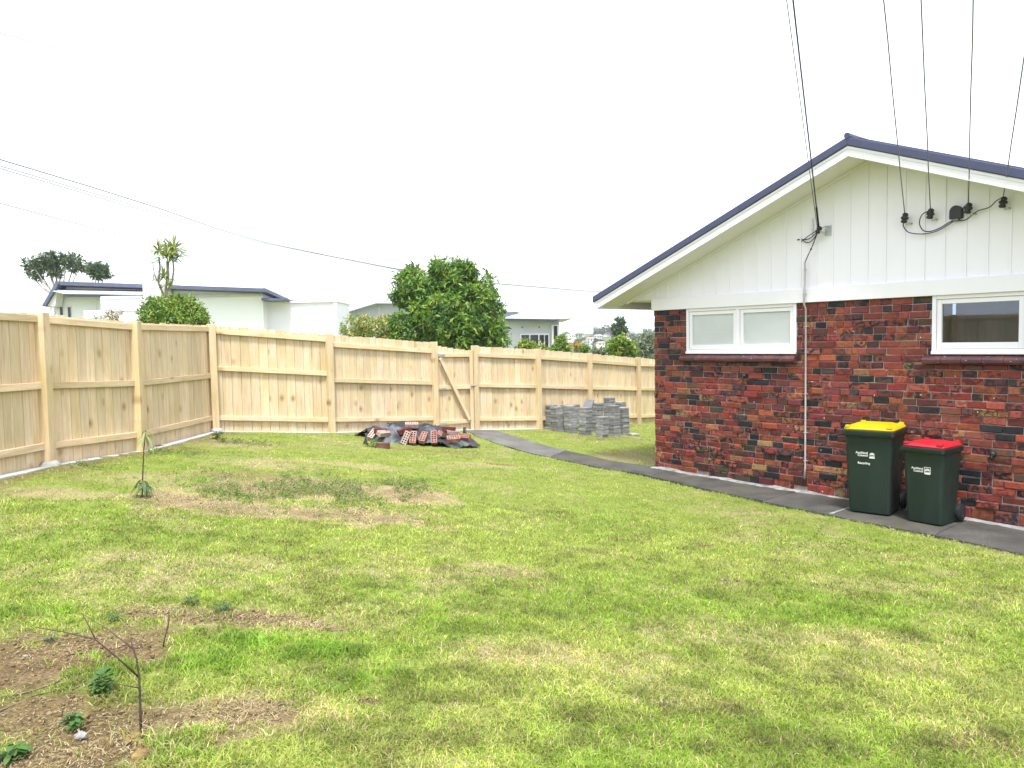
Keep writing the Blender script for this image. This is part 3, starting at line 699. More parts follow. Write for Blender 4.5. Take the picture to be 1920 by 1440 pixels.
def bay(A, B, par, rails, nrm, first=0, topA=FH, topB=FH):
    A = Vector(A); B = Vector(B); L = (B.xy-A.xy).length; u = Vector(((B.x-A.x)/L, (B.y-A.y)/L, 0)); ang = math.atan2(u.y, u.x)
    n = max(1, round((L)/.153)); w = L/n
    for i in range(first, n):                                                                # palings on the far side of the rails
        s0 = i*w + .0004; s1 = (i+1)*w - .0004 ; sm = (s0+s1)/2/L
        zb = A.z*(1-sm)+B.z*sm; zt = zb + (topA*(1-sm)+topB*sm) + (R.random()-.5)*.022
        m = MB(); ww = (s1-s0)/2; th = .017; sl_ = (B.z-A.z)/L*ww
        zb2 = -.02+R.random()*.02
        prof = [(-ww,th/2),(-ww,-th/2+.011),(-ww+.006,-th/2),(ww-.006,-th/2),(ww,-th/2+.011),(ww,th/2)]; lo = [(x_,y_,zb2+sl_*x_/ww) for x_,y_ in prof]; hi = [(x_,y_,zt-zb) for x_,y_ in prof]; m.v += lo+hi; m.f += [(5,4,3,2,1,0),(6,7,8,9,10,11)]+[(q_,(q_+1)%6,6+(q_+1)%6,6+q_) for q_ in range(6)]
        P = A.lerp(B, sm); yy = nrm*(-.058) + (R.random()-.5)*.008
        P = P + Vector((-u.y, u.x, 0))*(-yy if False else yy*-1*-1)
        o = m.build('paling', W_PAL, par); o.location = P - par.location; o.rotation_euler = (0, (R.random()-.5)*.0016, ang+(R.random()-.5)*.02)
    for rz in rails:
        za = A.z + rz; zb = B.z + rz; tilt = -math.atan2(zb-za, L); m = MB(); LL = math.hypot(L, zb-za)/2 - .056
        m.box(-LL, LL, -.0225, .0225, -.040, .040); o = m.build('rail', W_RAIL, par, bevel=.004)
        P = (A+B)/2; P.z = (za+zb)/2 + (R.random()-.5)*.01; off = nrm*(-.022)
        o.location = P + Vector((-u.y, u.x, 0))*off - par.location; o.rotation_euler = (0, tilt, ang)
def put_post(P, par, ang, h=FH+.012):
    o = post(P, par, h); o.location = Vector(P) - par.location; o.rotation_euler = ((R.random()-.5)*.012, (R.random()-.5)*.012, ang)
    return o
aL = math.atan2(posts_left[-1][1]-posts_left[0][1], posts_left[-1][0]-posts_left[0][0])
for P in posts_left: put_post(P, fence_l, aL)
seq = posts_left + [corner]
for A, B in zip(seq[:-1], seq[1:]): bay(A, B, fence_l, (.235, .955, 1.735), -1)      # nrm -1: palings on the outer (left) side
aB = math.atan2(.633, .774)
put_post(corner, fence_b, aB, FH+.02)
for P in posts_back: put_post(P, fence_b, aB)
seqb = [corner] + posts_back
for i, (A, B) in enumerate(zip(seqb[:-1], seqb[1:])):
    if i == 2: continue                                                               # gate opening
    bay(A, B, fence_b, (.235, 1.08, 1.70) if i == 0 else (.235, .965, 1.62), -1, -1 if i == 0 else 0)
# concrete footing blobs at two posts
for P in (posts_left[-2], corner):
    m = MB(); m.lathe([(.13,-.1),(.12,.02),(.085,.055),(.06,.06)], 12); o = m.build('post_footing', STRIPM, fence_l if P is not corner else fence_b, smooth=True); par = o.parent; o.location = Vector(P)-par.location

# gate
gA, gB = Vector(posts_back[1]), Vector(posts_back[2]); gu = (gB-gA); gL = gu.xy.length; gang = math.atan2(gu.y, gu.x)
gate = empty('timber_gate', gA, gang, 'pine paling gate with diagonal brace in the back fence', 'gate')
g0, g1 = .075, gL-.085; gz0 = -.05; n = 6; w = (g1-g0)/n
for i in range(n):
    m = MB(); m.box(-w/2+.0025, w/2-.0025, -.008, .008, .03, 1.775+(R.random()-.5)*.012 - .02*i/n*2); o = m.build('paling', W_PAL, gate); o.location = (g0+(i+.5)*w, .058, gz0-.015*i)
for zz, in ((.20,),(.93,),(1.61,)):
    m = MB(); m.box(-(g1-g0)/2, (g1-g0)/2, -.0225, .0225, -.040, .040); o = m.build('rail', W_RAIL, gate, bevel=.004); o.location = ((g0+g1)/2, .027, gz0+zz-.03); o.rotation_euler = (0,.025,0)
m = MB(); m.box(-.035,.035,-.02,.02,.03,1.75); o = m.build('stile', W_PAL, gate, bevel=.004); o.location = (g1-.03, -.017, gz0-.08)
a = Vector((g0+.06,0,gz0+1.52)); b = Vector((g1-.10,0,gz0+.19)); Lb = (b-a).length
m = MB(); m.box(-Lb/2,Lb/2,-.02,.02,-.035,.035); o = m.build('brace', W_RAIL, gate, bevel=.004); o.location = (a+b)/2 + Vector((0,-.018,0)); o.rotation_euler = (0, math.atan2(a.z-b.z, b.x-a.x), 0)
for zz in (.17,.90,1.60):
    m = MB(); m.box(-.05,.20,-.004,.004,-.018,.018); m.tube([(-.05,-.006,-.03),(-.05,-.006,.03)], .009, 8); o = m.build('hinge', STEEL, gate); o.location = (g0-.0, .000, gz0+zz-.01)
m = MB(); m.box(-.05,.07,-.008,.004,-.02,.02); m.tube([(-.07,-.014,0),(.09,-.014,0)], .008, 8); o = m.build('latch', STEEL, gate); o.location = (g1-.02,-.045,gz0+.92)

# pale concrete mowing strips under the fences
def strip(seq, name, label, off0, off1, rise):
    m = MB(); pts = []
    for A, B in zip(seq[:-1], seq[1:]):
        A, B = Vector(A), Vector(B); n = max(2, int((B-A).length/.25))
        for i in range(n): pts.append(A.lerp(B, i/n))
    pts.append(Vector(seq[-1])); rows = []
    for i, p in enumerate(pts):
        q = pts[min(i+1,len(pts)-1)]-pts[max(i-1,0)]; nn = Vector((q.y,-q.x,0)).normalized()
        k = (R.random()-.5)*.035
        a = p+nn*off0; b = p+nn*(off1+k); z = p.z+rise
        rows.append([(a.x,a.y,z-.2),(a.x,a.y,z),(b.x,b.y,z-.008),(b.x,b.y,z-.2)])
    for r in rows: m.v += r
    for i in range(len(rows)-1):
        for k in range(3): m.f.append((i*4+k,i*4+k+1,i*4+5+k,i*4+4+k))
    return tag(m.build(name, STRIPM), label, kind='structure')
strip(posts_left+[corner], 'concrete_strip', 'pale concrete strip under the left fence', -.09, .10, .012)
strip([corner]+posts_back[:4], 'concrete_strip', 'pale concrete strip under the back fence', -.09, .085, .012)

# ------------------------------------------------------------------ wheelie bins
def plastic(name, col, rough=.42):
    m = Mat(name, rough, .4); co = m.coords('Object'); n = m.noise(m.coords('Object', (1,1,.3)), 5, 5, .65); f = m.noise(co, 40, 3)
    c = m.mix(m.ramp(n, [(.52,0.0),(.75,.18)]), col, tuple(min(1,.6*a+.035) for a in col)); m.color(c)
    m.l(m.ramp(n, [(.3,rough-.06),(.7,rough+.2)]), m.b.inputs['Roughness']); m.bump(f, .05, .002); return m.m
BIN_GREEN = plastic('bin_green_plastic', (.0078,.0195,.0148)); LID_Y = plastic('yellow_lid_plastic', (.50,.33,.0)); LID_R = plastic('red_lid_plastic', (.34,.008,.018))
PRINT = simple('white_print', (.80,.80,.80), .6, .2, .05, 9)
RUBBER = simple('black_rubber', (.016,.017,.018), .7, .2, .2, 12)
def text_mesh(s, size, align='CENTER'):
    c = bpy.data.curves.new('txt', 'FONT'); c.body = s; c.size = size; c.align_x = align; c.extrude = .0006; c.offset = size*.012; c.resolution_u = 3
    o = bpy.data.objects.new('txt', c); COL.objects.link(o); bpy.context.view_layer.update()
    me = bpy.data.meshes.new_from_object(o.evaluated_get(bpy.context.evaluated_depsgraph_get())); bpy.data.objects.remove(o); bpy.data.curves.remove(c); return me
def rrect(hx, hy, r, z, n=4, cy=0):
    P = []
    for (sx, sy, a0) in ((1,-1,-90),(1,1,0),(-1,1,90),(-1,-1,180)):
        for k in range(n+1):
            a = math.radians(a0 + 90*k/n); P.append((sx*(hx-r)+r*math.cos(a), cy+sy*(hy-r)+r*math.sin(a), z))
    return P
def loft(m, rings, cap0=True, cap1=True):
    b = len(m.v); n = len(rings[0])
    for r in rings: m.v += r
    for i in range(len(rings)-1):
        for k in range(n):
            k2 = (k+1) % n; m.f.append((b+i*n+k, b+i*n+k2, b+(i+1)*n+k2, b+(i+1)*n+k))
    if cap0: m.f.append(tuple(b+k for k in range(n-1,-1,-1)))
    if cap1: m.f.append(tuple(b+(len(rings)-1)*n+k for k in range(n)))
def wheelie_bin(loc, rz, W, D, H, lidmat, label, recycling):
    # local: front faces -y, hinge and wheels at +y, bottom at z=0
    root = empty('wheelie_bin', loc, rz, label, 'wheelie bin', 'bins against the brick wall')
    hb, db = W*.40, D*.345; ht, dt = W*.475, D*.44
    m = MB(); rings = []
    for s in (0, .015, .06, .35, .7, .90, .94):
        k = s; r = .045; hx = hb+(ht-hb)*k - (.012 if s == 0 else 0); hy = db+(dt-db)*k - (.012 if s == 0 else 0)
        rings.append(rrect(hx, hy, r, s*H, 4, 0.015))
    loft(m, rings); body = m.build('body', BIN_GREEN, root, smooth=True); e = body.modifiers.new('es','EDGE_SPLIT'); e.split_angle = math.radians(35)
    m = MB(); hx, hy = W*.5, D*.475
    loft(m, [rrect(hx-.035,hy-.035,.04,.885*H,4,.0), rrect(hx-.006,hy-.006,.04,.890*H,4,.0), rrect(hx,hy,.035,.900*H,4,0), rrect(hx,hy,.035,.948*H,4,0), rrect(hx-.012,hy-.012,.035,.956*H,4,0)])
    for i in range(4):                                                   # ribs under the rim
        x = -hx+.07+i*(2*hx-.14)/3; m.box(x-.003,x+.003,-hy+.02,-hy+.05,.882*H,.903*H)
    rim = m.build('rim', BIN_GREEN, root, smooth=True); e = rim.modifiers.new('es','EDGE_SPLIT'); e.split_angle = math.radians(35)
    m = MB(); z = .957*H
    loft(m, [rrect(hx-.012,hy-.016,.05,z,5,.012), rrect(hx-.008,hy-.012,.05,z+.012,5,.012), rrect(hx-.022,hy-.028,.06,z+.034,5,.012), rrect(hx-.055,hy-.06,.06,z+.043,5,.016), rrect(hx-.10,hy-.13,.05,z+.045,5,.03), rrect(hx-.115,hy-.15,.05,z+.058,5,.03), rrect(hx-.16,hy-.20,.05,z+.060,5,.03)])
    lid = m.build('lid', lidmat, root, smooth=True); e = lid.modifiers.new('es','EDGE_SPLIT'); e.split_angle = math.radians(30)
    for sx in (-1, 1):
        m = MB(); loft(m, [rrect(.032,.028,.012,z+.03,3), rrect(.030,.026,.012,z+.050,3), rrect(.022,.018,.01,z+.054,3)]); o = m.build('lid_grip', lidmat, lid); o.location = (sx*(hx-.06), -hy+.055, 0)
        m = MB(); loft(m, [rrect(.030,.030,.012,z+.02,3), rrect(.028,.028,.012,z+.052,3), rrect(.018,.018,.01,z+.056,3)]); o = m.build('hinge_knuckle', lidmat, lid); o.location = (sx*(hx-.07), hy-.02, 0)
    m = MB(); m.tube([(-hx+.06,hy-.02,.93*H),(-hx+.06,hy+.06,.955*H),(hx-.06,hy+.06,.955*H),(hx-.06,hy-.02,.93*H)], .014, 8); m.build('handle', BIN_GREEN, root, smooth=True)
    m = MB(); yw, rw = db+.045, .10; m.tube([(-hb-.03,yw,rw),(hb+.03,yw,rw)], .011, 8); m.build('axle', STEEL, root)
    for sx in (-1, 1):
        X = sx*(hb+.025); m = MB(); prof = [(.02,-.026),(.085,-.026),(.098,-.018),(rw,0),(.098,.018),(.085,.026),(.02,.026)]
        m.lathe(prof, 20, Matrix.Translation((X,yw,rw)) @ Matrix.Rotation(math.pi/2,4,'Y')); w = m.build('wheel', RUBBER, root, smooth=True); e = w.modifiers.new('es','EDGE_SPLIT'); e.split_angle = math.radians(40)
        m = MB(); m.lathe([(.012,-.030),(.06,-.030),(.06,.030),(.012,.030)], 14, Matrix.Translation((X,yw,rw)) @ Matrix.Rotation(math.pi/2,4,'Y')); m.build('hub', DARK, w)
    # print on the front face (follows its slope)
    slope = math.atan2(dt-db, H); 
    def front(x, zz, off=.0022): return Vector((x, .015-(db+(dt-db)*zz/H)-off, zz))
    rotf = (math.pi/2 + slope, 0, 0)
    ts = .036 if recycling else .034; zc = .68*H if recycling else .67*H; xl = -.055 if recycling else -.045
    for s, dz in (('Auckland', .016), ('Council', -.014)):
        o = link('lettering', text_mesh(s, ts, 'RIGHT'), PRINT, root); o.location = front(xl+.05, zc+dz-.008); o.rotation_euler = rotf
    if recycling:
        o = link('lettering', text_mesh('Recycling', .036), PRINT, root); o.location = front(xl+.005, zc-.115); o.rotation_euler = rotf
    m = MB(); ex = 0; sZ = .05                                          # leaf-crown emblem over a wavy bar
    def arc(r0, r1, a0, a1, cx, cz, n=10):
        P = [(cx+r1*math.cos(a), 0, cz+r1*math.sin(a)) for a in np.linspace(a0,a1,n)] + [(cx+r0*math.cos(a), 0, cz+r0*math.sin(a)) for a in np.linspace(a1,a0,n)]
        m.poly_prism(P, (0,-.001,0))
    if not recycling:
        for q in ((-.032,.032,.036,.041),(-.032,.032,-.030,-.022),(-.034,-.030,-.030,.041),(.030,.034,-.030,.041)): m.box(q[0],q[1],-.001,0,q[2],q[3])
    arc(.020,.027,.0,math.pi,0,-.002); arc(.007,.013,.0,math.pi,0,-.002)
    for k in range(7):
        a = math.pi*(k+.5)/7; m.tube([(.014*math.cos(a),-.0005,-.002+.014*math.sin(a)),(.021*math.cos(a),-.0005,-.002+.021*math.sin(a))], .0016, 4)
    m.box(-.028,.028,-.001,0,-.017,-.012)
    m.box(-.029,.029,-.001,0,-.040,-.026)
    o = m.build('emblem', PRINT, root); o.location = front(xl+.096, zc+.0); o.rotation_euler = (slope,0,0)
    return root
def place_bin(A, B, W, frac, inset, **k):
    A, B = Vector((*A,0)), Vector((*B,0)); u = (B-A).normalized(); ang = math.atan2(u.y, u.x); nrm = Vector((-u.y,u.x,0)); c = (A+B)/2 + nrm*inset
    return c, ang
c, ang = place_bin((3.988,8.922),(4.345,8.62), .58, 1, .27)
wheelie_bin((c.x,c.y,-.036), ang, .57, .70, 1.04, LID_Y, 'tall dark green wheelie bin with yellow lid reading Recycling', True)
c, ang = place_bin((4.440,8.465),(4.665,8.165), .48, 1, .22)
wheelie_bin((c.x,c.y,-.046), ang, .475, .55, .90, LID_R, 'shorter dark green wheelie bin with red lid beside the wall', False)

# ------------------------------------------------------------------ stacks of pavers by the back fence
m = MB(); ps = .2
loft(m, [rrect(ps/2-.007,ps/2-.007,.006,.0,1), rrect(ps/2,ps/2,.006,.007,1), rrect(ps/2,ps/2,.006,.049,1), rrect(ps/2-.007,ps/2-.007,.006,.056,1)])
pav_me = m.mesh('paver')
ORD = ['top','second','third','fourth','fifth','sixth','seventh','eighth','ninth','tenth','eleventh','twelfth','thirteenth','fourteenth','fifteenth']
STK = [ # picture foot x,y ; courses ; name of the stack
 ((1033,805),10,'leftmost stack'), ((1049,810),10,'leaning second stack from the left'), ((1071,813),11,'wide third stack from the left'), ((1098,817),11,'middle front stack'),
 ((1130,821),8,'short stack at the very front'), ((1153,818),12,'tall stack right behind the short front one'), ((1170,815),11,'rightmost stack'),
 ((1120,811),12,'tall stack left of the tallest'), ((1144,808),14,'tallest stack at the back'), ((1058,803),10,'back left stack'), ((1078,802),10,'back stack behind the third one'), ((1165,806),12,'back right stack')]
for (p, n, nm) in STK:
    P = gp(*p); P.y += .10; base = HA + (R.random()-.5)*.22; lean = Vector(((R.random()-.5)*.006, (R.random()-.5)*.006, 0))
    if 'leaning' in nm: lean = Vector((-.007,.0,0))
    z = P.z - .012
    for k in range(n):
        o = link('paver', pav_me, PAVER); o.location = (P.x+lean.x*k+(R.random()-.5)*.011, P.y+lean.y*k+(R.random()-.5)*.011, z); o.rotation_euler = ((R.random()-.5)*.012, (R.random()-.5)*.012, base+(R.random()-.5)*.07)
        z += .0565
        tag(o, (f'grey paver {ORD[n-1-k]} from the top of the {nm}' if k < n-1 else f'grey paver on top of the {nm}'), 'paver', 'grey pavers stacked by the back fence')
P = gp(1098,817); 
o = link('paver', pav_me, PAVER); o.location = (P.x+.10,P.y+.20,P.z+.66); o.rotation_euler = (1.15,.12,HA+.45); tag(o, 'grey concrete paver leaning on edge above the middle front stack', 'paver', 'grey pavers stacked by the back fence')
P = gp(1188,816)
o = link('paver', pav_me, PAVER); o.location = (P.x,P.y,P.z-.02); o.rotation_euler = (.05,.04,.4); tag(o, 'grey concrete paver lying alone on the grass right of the stacks', 'paver', 'grey pavers stacked by the back fence')

# ------------------------------------------------------------------ heap of old bricks under black weed mat
HX, HY, HRX, HRY = -1.75, 13.72, 1.10, .78
def sheet_h(x, y):
    d = np.hypot((x-HX)/HRX, (y-HY)/HRY); m_ = np.clip(1-d**2.2, 0, 1)**.55
    rid = 1-np.abs(fbm(x, y, 2.3, 120, 4)*2-1); rid2 = 1-np.abs(fbm(x+3, y*1.4, 5.0, 130, 3)*2-1)
    return m_*(.06 + .13*fbm(x, y, 1.6, 110, 2)*1.3) + m_**.6*(rid-.6)*.20 + m_**.5*(rid2-.55)*.10
nxs, nys = 84, 60
sx = np.linspace(HX-HRX*1.04, HX+HRX*1.04, nxs); sy = np.linspace(HY-HRY*1.04, HY+HRY*1.04, nys); SX, SY = np.meshgrid(sx, sy)
edge = 1.0 + (fbm(SX, SY, 2.2, 140, 3)-.5)*.5
keep = np.hypot((SX-HX)/HRX, (SY-HY)/HRY) < edge
SZ = gh(SX, SY) + .012 + np.maximum(sheet_h(SX, SY), 0)
JX = SX + (fbm(SX, SY, 4, 150)-.5)*.10; JY = SY + (fbm(SX, SY, 4, 160)-.5)*.10
idx = np.arange(nxs*nys).reshape(nys, nxs); kq = keep[:-1,:-1] & keep[1:,1:] & keep[:-1,1:] & keep[1:,:-1]
F = np.stack([idx[:-1,:-1], idx[:-1,1:], idx[1:,1:], idx[1:,:-1]], -1)[kq]
me = np_mesh('weed_mat', np.stack([JX.ravel(), JY.ravel(), SZ.ravel()], 1), F)
def mat_sheet():
    m = Mat('weed_mat_plastic', .5, .5); co = m.coords('World'); n = m.noise(co, 3.0, 5, .6, .4); wv = m.noise(m.coords('World', (1,6,6)), 60, 2)
    c = m.ramp(n, [(.40,(.008,.008,.010)),(.52,(.022,.024,.028)),(.60,(.085,.095,.108)),(.75,(.14,.15,.168))]); m.color(c); m.bump(m.math('ADD', wv, m.noise(co, 18, 4)), .5, .012); return m.m
SHEET = mat_sheet()
mat_o = link('weed_mat', me, SHEET, smooth=False); tag(mat_o, 'crumpled black and grey weed mat draped over the brick heap', 'weed mat')
s_ = mat_o.modifiers.new('solid', 'SOLIDIFY'); s_.thickness = .003
for (px, py, a, h, nm) in ((871,812,.3,.22,'corner'),(749,805,-.5,.16,'corner'),(714,806,.2,.15,'corner'),(808,806,.6,.15,'corner'),(686,826,-.7,.22,'corner')):   # flaps that stand up
    P = gp(px, py+8); z0 = P.z + max(0, float(sheet_h(np.array([P.x]), np.array([P.y]))[0]))
    fl = MB(); wv = .13; c, s = math.cos(a), math.sin(a)
    rows = []
    for i in range(6):
        k = i/5; row = []
        for j in range(5):
            q = (j/4-.5)*2*wv*(1-k*.93); row.append((P.x+c*q+.03*math.sin(3*k+j), P.y+s*q+.10*k*k-.04*abs(j-2)*.5, z0-.03+h*k))
        rows.append(row)
    for r in rows: fl.v += r
    for i in range(5):
        for j in range(4): fl.f.append((i*5+j,i*5+j+1,i*5+6+j,i*5+5+j))
    o = fl.build('flap', DARK, mat_o, smooth=True); q = o.modifiers.new('solid','SOLIDIFY'); q.thickness = .004
def cored_brick():
    m = MB(); L, Wd, Hh = .23, .11, .076
    nx_, ny_ = 5, 2; xs = [-L/2]; ys = [-Wd/2]
    hw_, gapx = .022, (L-5*.022)/6; gapy = (Wd-2*.026)/3
    for i in range(nx_): xs += [xs[-1]+gapx, xs[-1]+gapx+hw_]
    xs.append(L/2)
    for i in range(ny_): ys += [ys[-1]+gapy, ys[-1]+gapy+.026]
    ys.append(Wd/2)
    bm = bmesh.new(); g = [[bm.verts.new((x, y, Hh/2)) for y in ys] for x in xs]
    for i in range(len(xs)-1):
        for j in range(len(ys)-1):
            q = [g[i][j], g[i+1][j], g[i+1][j+1], g[i][j+1]]
            if i % 2 == 1 and j % 2 == 1:
                lo = [bm.verts.new((v.co.x, v.co.y, -Hh/2+.004)) for v in q]; bm.faces.new(lo)
                for k in range(4): bm.faces.new((q[k], q[(k+1)%4], lo[(k+1)%4], lo[k]))
            else: bm.faces.new(q)
    bot = [bm.verts.new((x, y, -Hh/2)) for x, y in ((-L/2,-Wd/2),(L/2,-Wd/2),(L/2,Wd/2),(-L/2,Wd/2))]; bm.faces.new(bot[::-1])
    bm.faces.new([bot[0], bot[1]] + [g[i][0] for i in range(len(xs)-1,-1,-1)]); bm.faces.new([bot[2], bot[3]] + [g[i][-1] for i in range(len(xs))])
    bm.faces.new([bot[1], bot[2]] + [g[-1][j] for j in range(len(ys)-1,-1,-1)]); bm.faces.new([bot[3], bot[0]] + [g[0][j] for j in range(len(ys))])
    me = bpy.data.meshes.new('old_brick'); bm.to_mesh(me); bm.free(); return me
def old_brick_mat(name, lo, hi, dust):
    m = Mat(name, .85, .15); co = m.coords('Object', (1,1,1), rnd=9.0); n = m.noise(co, 12, 5, .6)
    c = m.ramp(n, [(.3,lo),(.7,hi)]); c = m.mix(m.ramp(m.noise(co, 8, 4), [(.45,0.0),(.68,dust)]), c, (.42,.36,.32)); m.color(c); m.bump(m.noise(co, 60, 4), .5, .005); return m.m
OB_RED = old_brick_mat('old_red_brick', (.20,.08,.065), (.30,.14,.115), .45); OB_DARK = old_brick_mat('old_maroon_brick', (.07,.02,.023), (.14,.04,.04), .12); OB_PALE = old_brick_mat('old_pale_brick', (.30,.20,.17), (.38,.29,.26), .7)
cb = {}
for mt in (OB_RED, OB_DARK, OB_PALE): q = cored_brick(); q.materials.append(mt); cb[mt.name] = q
def ray_sheet(px, py):
    r = ray(px, py)
    for i in range(900):
        k = 12.3 + i*.004; P = r*k; z = CAMH + P.z
        h = ghs(P.x, P.y) + max(0, float(sheet_h(np.array([P.x]), np.array([P.y]))[0])) + .015
        if z <= h: return Vector((P.x, P.y, h))
    return gp(px, py)
BR_ = [ # px, py, material, (tilt towards viewer, roll, yaw), label
 (775,829,OB_RED,(.95,.0,1.50),'red cored brick standing at the front of the heap, left of three'), (794,828,OB_RED,(.85,.18,1.35),'red cored brick at the front of the heap, middle of three'),
 (814,828,OB_RED,(1.0,-.05,1.62),'red cored brick at the front of the heap, right of three'), (850,829,OB_RED,(.55,.12,.25),'red cored brick lying flat near the right end of the heap'),
 (870,826,OB_RED,(.65,-.2,-.35),'red cored brick tipped down at the right end of the heap'), (718,839,OB_DARK,(0,0,.12),'maroon brick lying on the grass in front of the heap'),
 (714,811,OB_DARK,(.05,.1,.1),'maroon brick at the upper left of the heap'), (758,811,OB_DARK,(.1,-.15,.5),'maroon brick in the middle of the weed mat'), (772,802,OB_PALE,(.3,.1,.2),'pale pink brick topmost at the back of the heap'),
 (699,822,OB_PALE,(.8,.2,1.2),'small pale brick end at the left of the heap'), (842,808,OB_DARK,(.0,.06,-.1),'maroon brick at the back right of the heap'), (832,820,OB_RED,(.4,.7,.9),'broken red brick poking from a fold right of the middle'),
 (762,829,OB_PALE,(.9,-.5,1.1),'pale dusty brick tilted beside the front three'), (719,819,OB_PALE,(.6,.5,.8),'white dusted brick beside the black fold at left'), (850,815,OB_PALE,(.2,.1,.1),'pale brick in a fold at the right of the heap')]
for (px, py, mt, rot, lb) in BR_:
    P = ray_sheet(px, py); o = link('old_brick', cb[mt.name], mt); o.location = P + Vector((0,0,.03 + .05*abs(math.sin(rot[0]))))
    o.rotation_mode = 'QUATERNION'; o.rotation_quaternion = (Matrix.Rotation(rot[0],4,'X') @ Matrix.Rotation(rot[2],4,'Z') @ Matrix.Rotation(rot[1],4,'Y')).to_quaternion()
    tag(o, lb, 'brick', 'old bricks on the heap')

# ------------------------------------------------------------------ foliage generators
def leaves(centers, normals, size, aspect, cols, jitter, seed, per=7, droop=.3, fold=True):
    """rosettes of small bent leaves; returns V,F(tri),C"""
    rs = np.random.RandomState(seed); N = len(centers)*per
    c = np.repeat(centers, per, 0); nr = np.repeat(normals, per, 0)
    d = rs.normal(size=(N,3)); d -= (d*nr).sum(1, keepdims=True)*nr*.5; d /= np.linalg.norm(d,axis=1,keepdims=True)+1e-9
    d = d*.85 + nr*.55; d[:,2] -= droop*rs.rand(N); d /= np.linalg.norm(d,axis=1,keepdims=True)
    L = size*(.6+.8*rs.rand(N))[:,None]; side = np.cross(d, nr + rs.normal(size=(N,3))*.6); side /= np.linalg.norm(side,axis=1,keepdims=True)+1e-9
    W = L*aspect; c = c + rs.normal(size=(N,3))*jitter
    up = np.cross(side, d)
    v0 = c; v1 = c + d*L*.45 + side*W*.5 + up*L*.05; v2 = c + d*L*.45 - side*W*.5 + up*L*.05; v3 = c + d*L - up*L*.12
    V = np.stack([v0,v1,v3,v2], 1).reshape(-1,3); b = np.arange(N)*4
    F = np.concatenate([np.stack([b,b+1,b+2],1), np.stack([b,b+2,b+3],1)])
    cols = np.array(cols); ci = np.repeat(rs.randint(0,len(cols),len(centers)), per); col = cols[ci]*(.75+.5*rs.rand(N))[:,None]
    C = np.repeat(col, 4, 0); return V, F, C
def lump_points(lumps, n, seed, inner=.25):
    rs = np.random.RandomState(seed); w = np.array([l[3]**2 for l in lumps], float); w /= w.sum(); k = rs.choice(len(lumps), n, p=w)
    L = np.array([l[:3] for l in lumps])[k]; r = np.array([l[3] for l in lumps])[k]; sq = np.array([l[4] if len(l) > 4 else 1.0 for l in lumps])[k]
    d = rs.normal(size=(n,3)); d /= np.linalg.norm(d,axis=1,keepdims=True); rad = r*(1-inner*rs.rand(n)**1.5)*(.92+.16*rs.rand(n))
    P = d*rad[:,None]; P[:,2] *= sq; return L+P, d
def crown(name, lumps, n, leaf, aspect, cols, seed, parent, per=7, jitter=.03, droop=.3, inner=.35):
    P, d = lump_points(lumps, n, seed, inner); V, F, C = leaves(P, d, leaf, aspect, cols, jitter, seed+1, per, droop)
    me = np_mesh(name, V, F); point_color(me, 'Col', C); o = link(name, me, LEAF, parent); return o
def pxl(px, py, Y, rpx, sq=1.0):                     # a lump of foliage from a picture point at a real distance
    P = at(px, py, Y); return (P.x, P.y, P.z, rpx*Y/FPX, sq)
def limb(m, pts, r0, r1, n=7):
    k = len(pts); m.tube(pts, [r0+(r1-r0)*i/(k-1) for i in range(k)], n)
G_MID = [(.070,.165,.024),(.105,.22,.032),(.16,.28,.040),(.045,.11,.020),(.25,.34,.06)]
G_LIME = [(.13,.23,.025),(.20,.30,.04),(.08,.16,.022),(.27,.33,.06)]
G_YEL = [(.31,.34,.08),(.22,.29,.07),(.38,.36,.12),(.15,.22,.05),(.42,.39,.16)]
G_DARK = [(.045,.080,.040),(.065,.105,.055),(.085,.125,.07)]
G_GREY = [(.16,.21,.15),(.22,.26,.20),(.11,.16,.10),(.28,.31,.25)]

def tree(name, label, base, lumps, n, leaf, aspect, cols, seed, trunk_r=.1, bark=None, group=None, per=7, limbs=6, cat='tree', droop=.3, inner=.35, jitter=.03):
    root = empty(name, base, 0, label, cat, group); b = Vector(base); rs = random.Random(seed)
    ll = [(l[0]-b.x, l[1]-b.y, l[2]-b.z, *l[3:]) for l in lumps]
    m = MB(); top = Vector((sum(l[0] for l in ll)/len(ll), sum(l[1] for l in ll)/len(ll), sum(l[2] for l in ll)/len(ll)))
    fork = top*.42; fork.z = top.z*.42
    limb(m, [(0,0,-.2), fork*.5+Vector((.03,.02,0)), fork], trunk_r, trunk_r*.75, 9)
    for l in (rs.sample(ll, min(limbs, len(ll)))):
        e = Vector(l[:3]); mid = fork.lerp(e, .5)+Vector((rs.uniform(-.1,.1), rs.uniform(-.1,.1), .05)); limb(m, [fork, mid, e], trunk_r*.6, trunk_r*.12, 6)
    m.build('trunk', bark or BARK, root, smooth=True)
    crown('crown', ll, n, leaf, aspect, cols, seed, root, per, jitter, droop, inner); return root

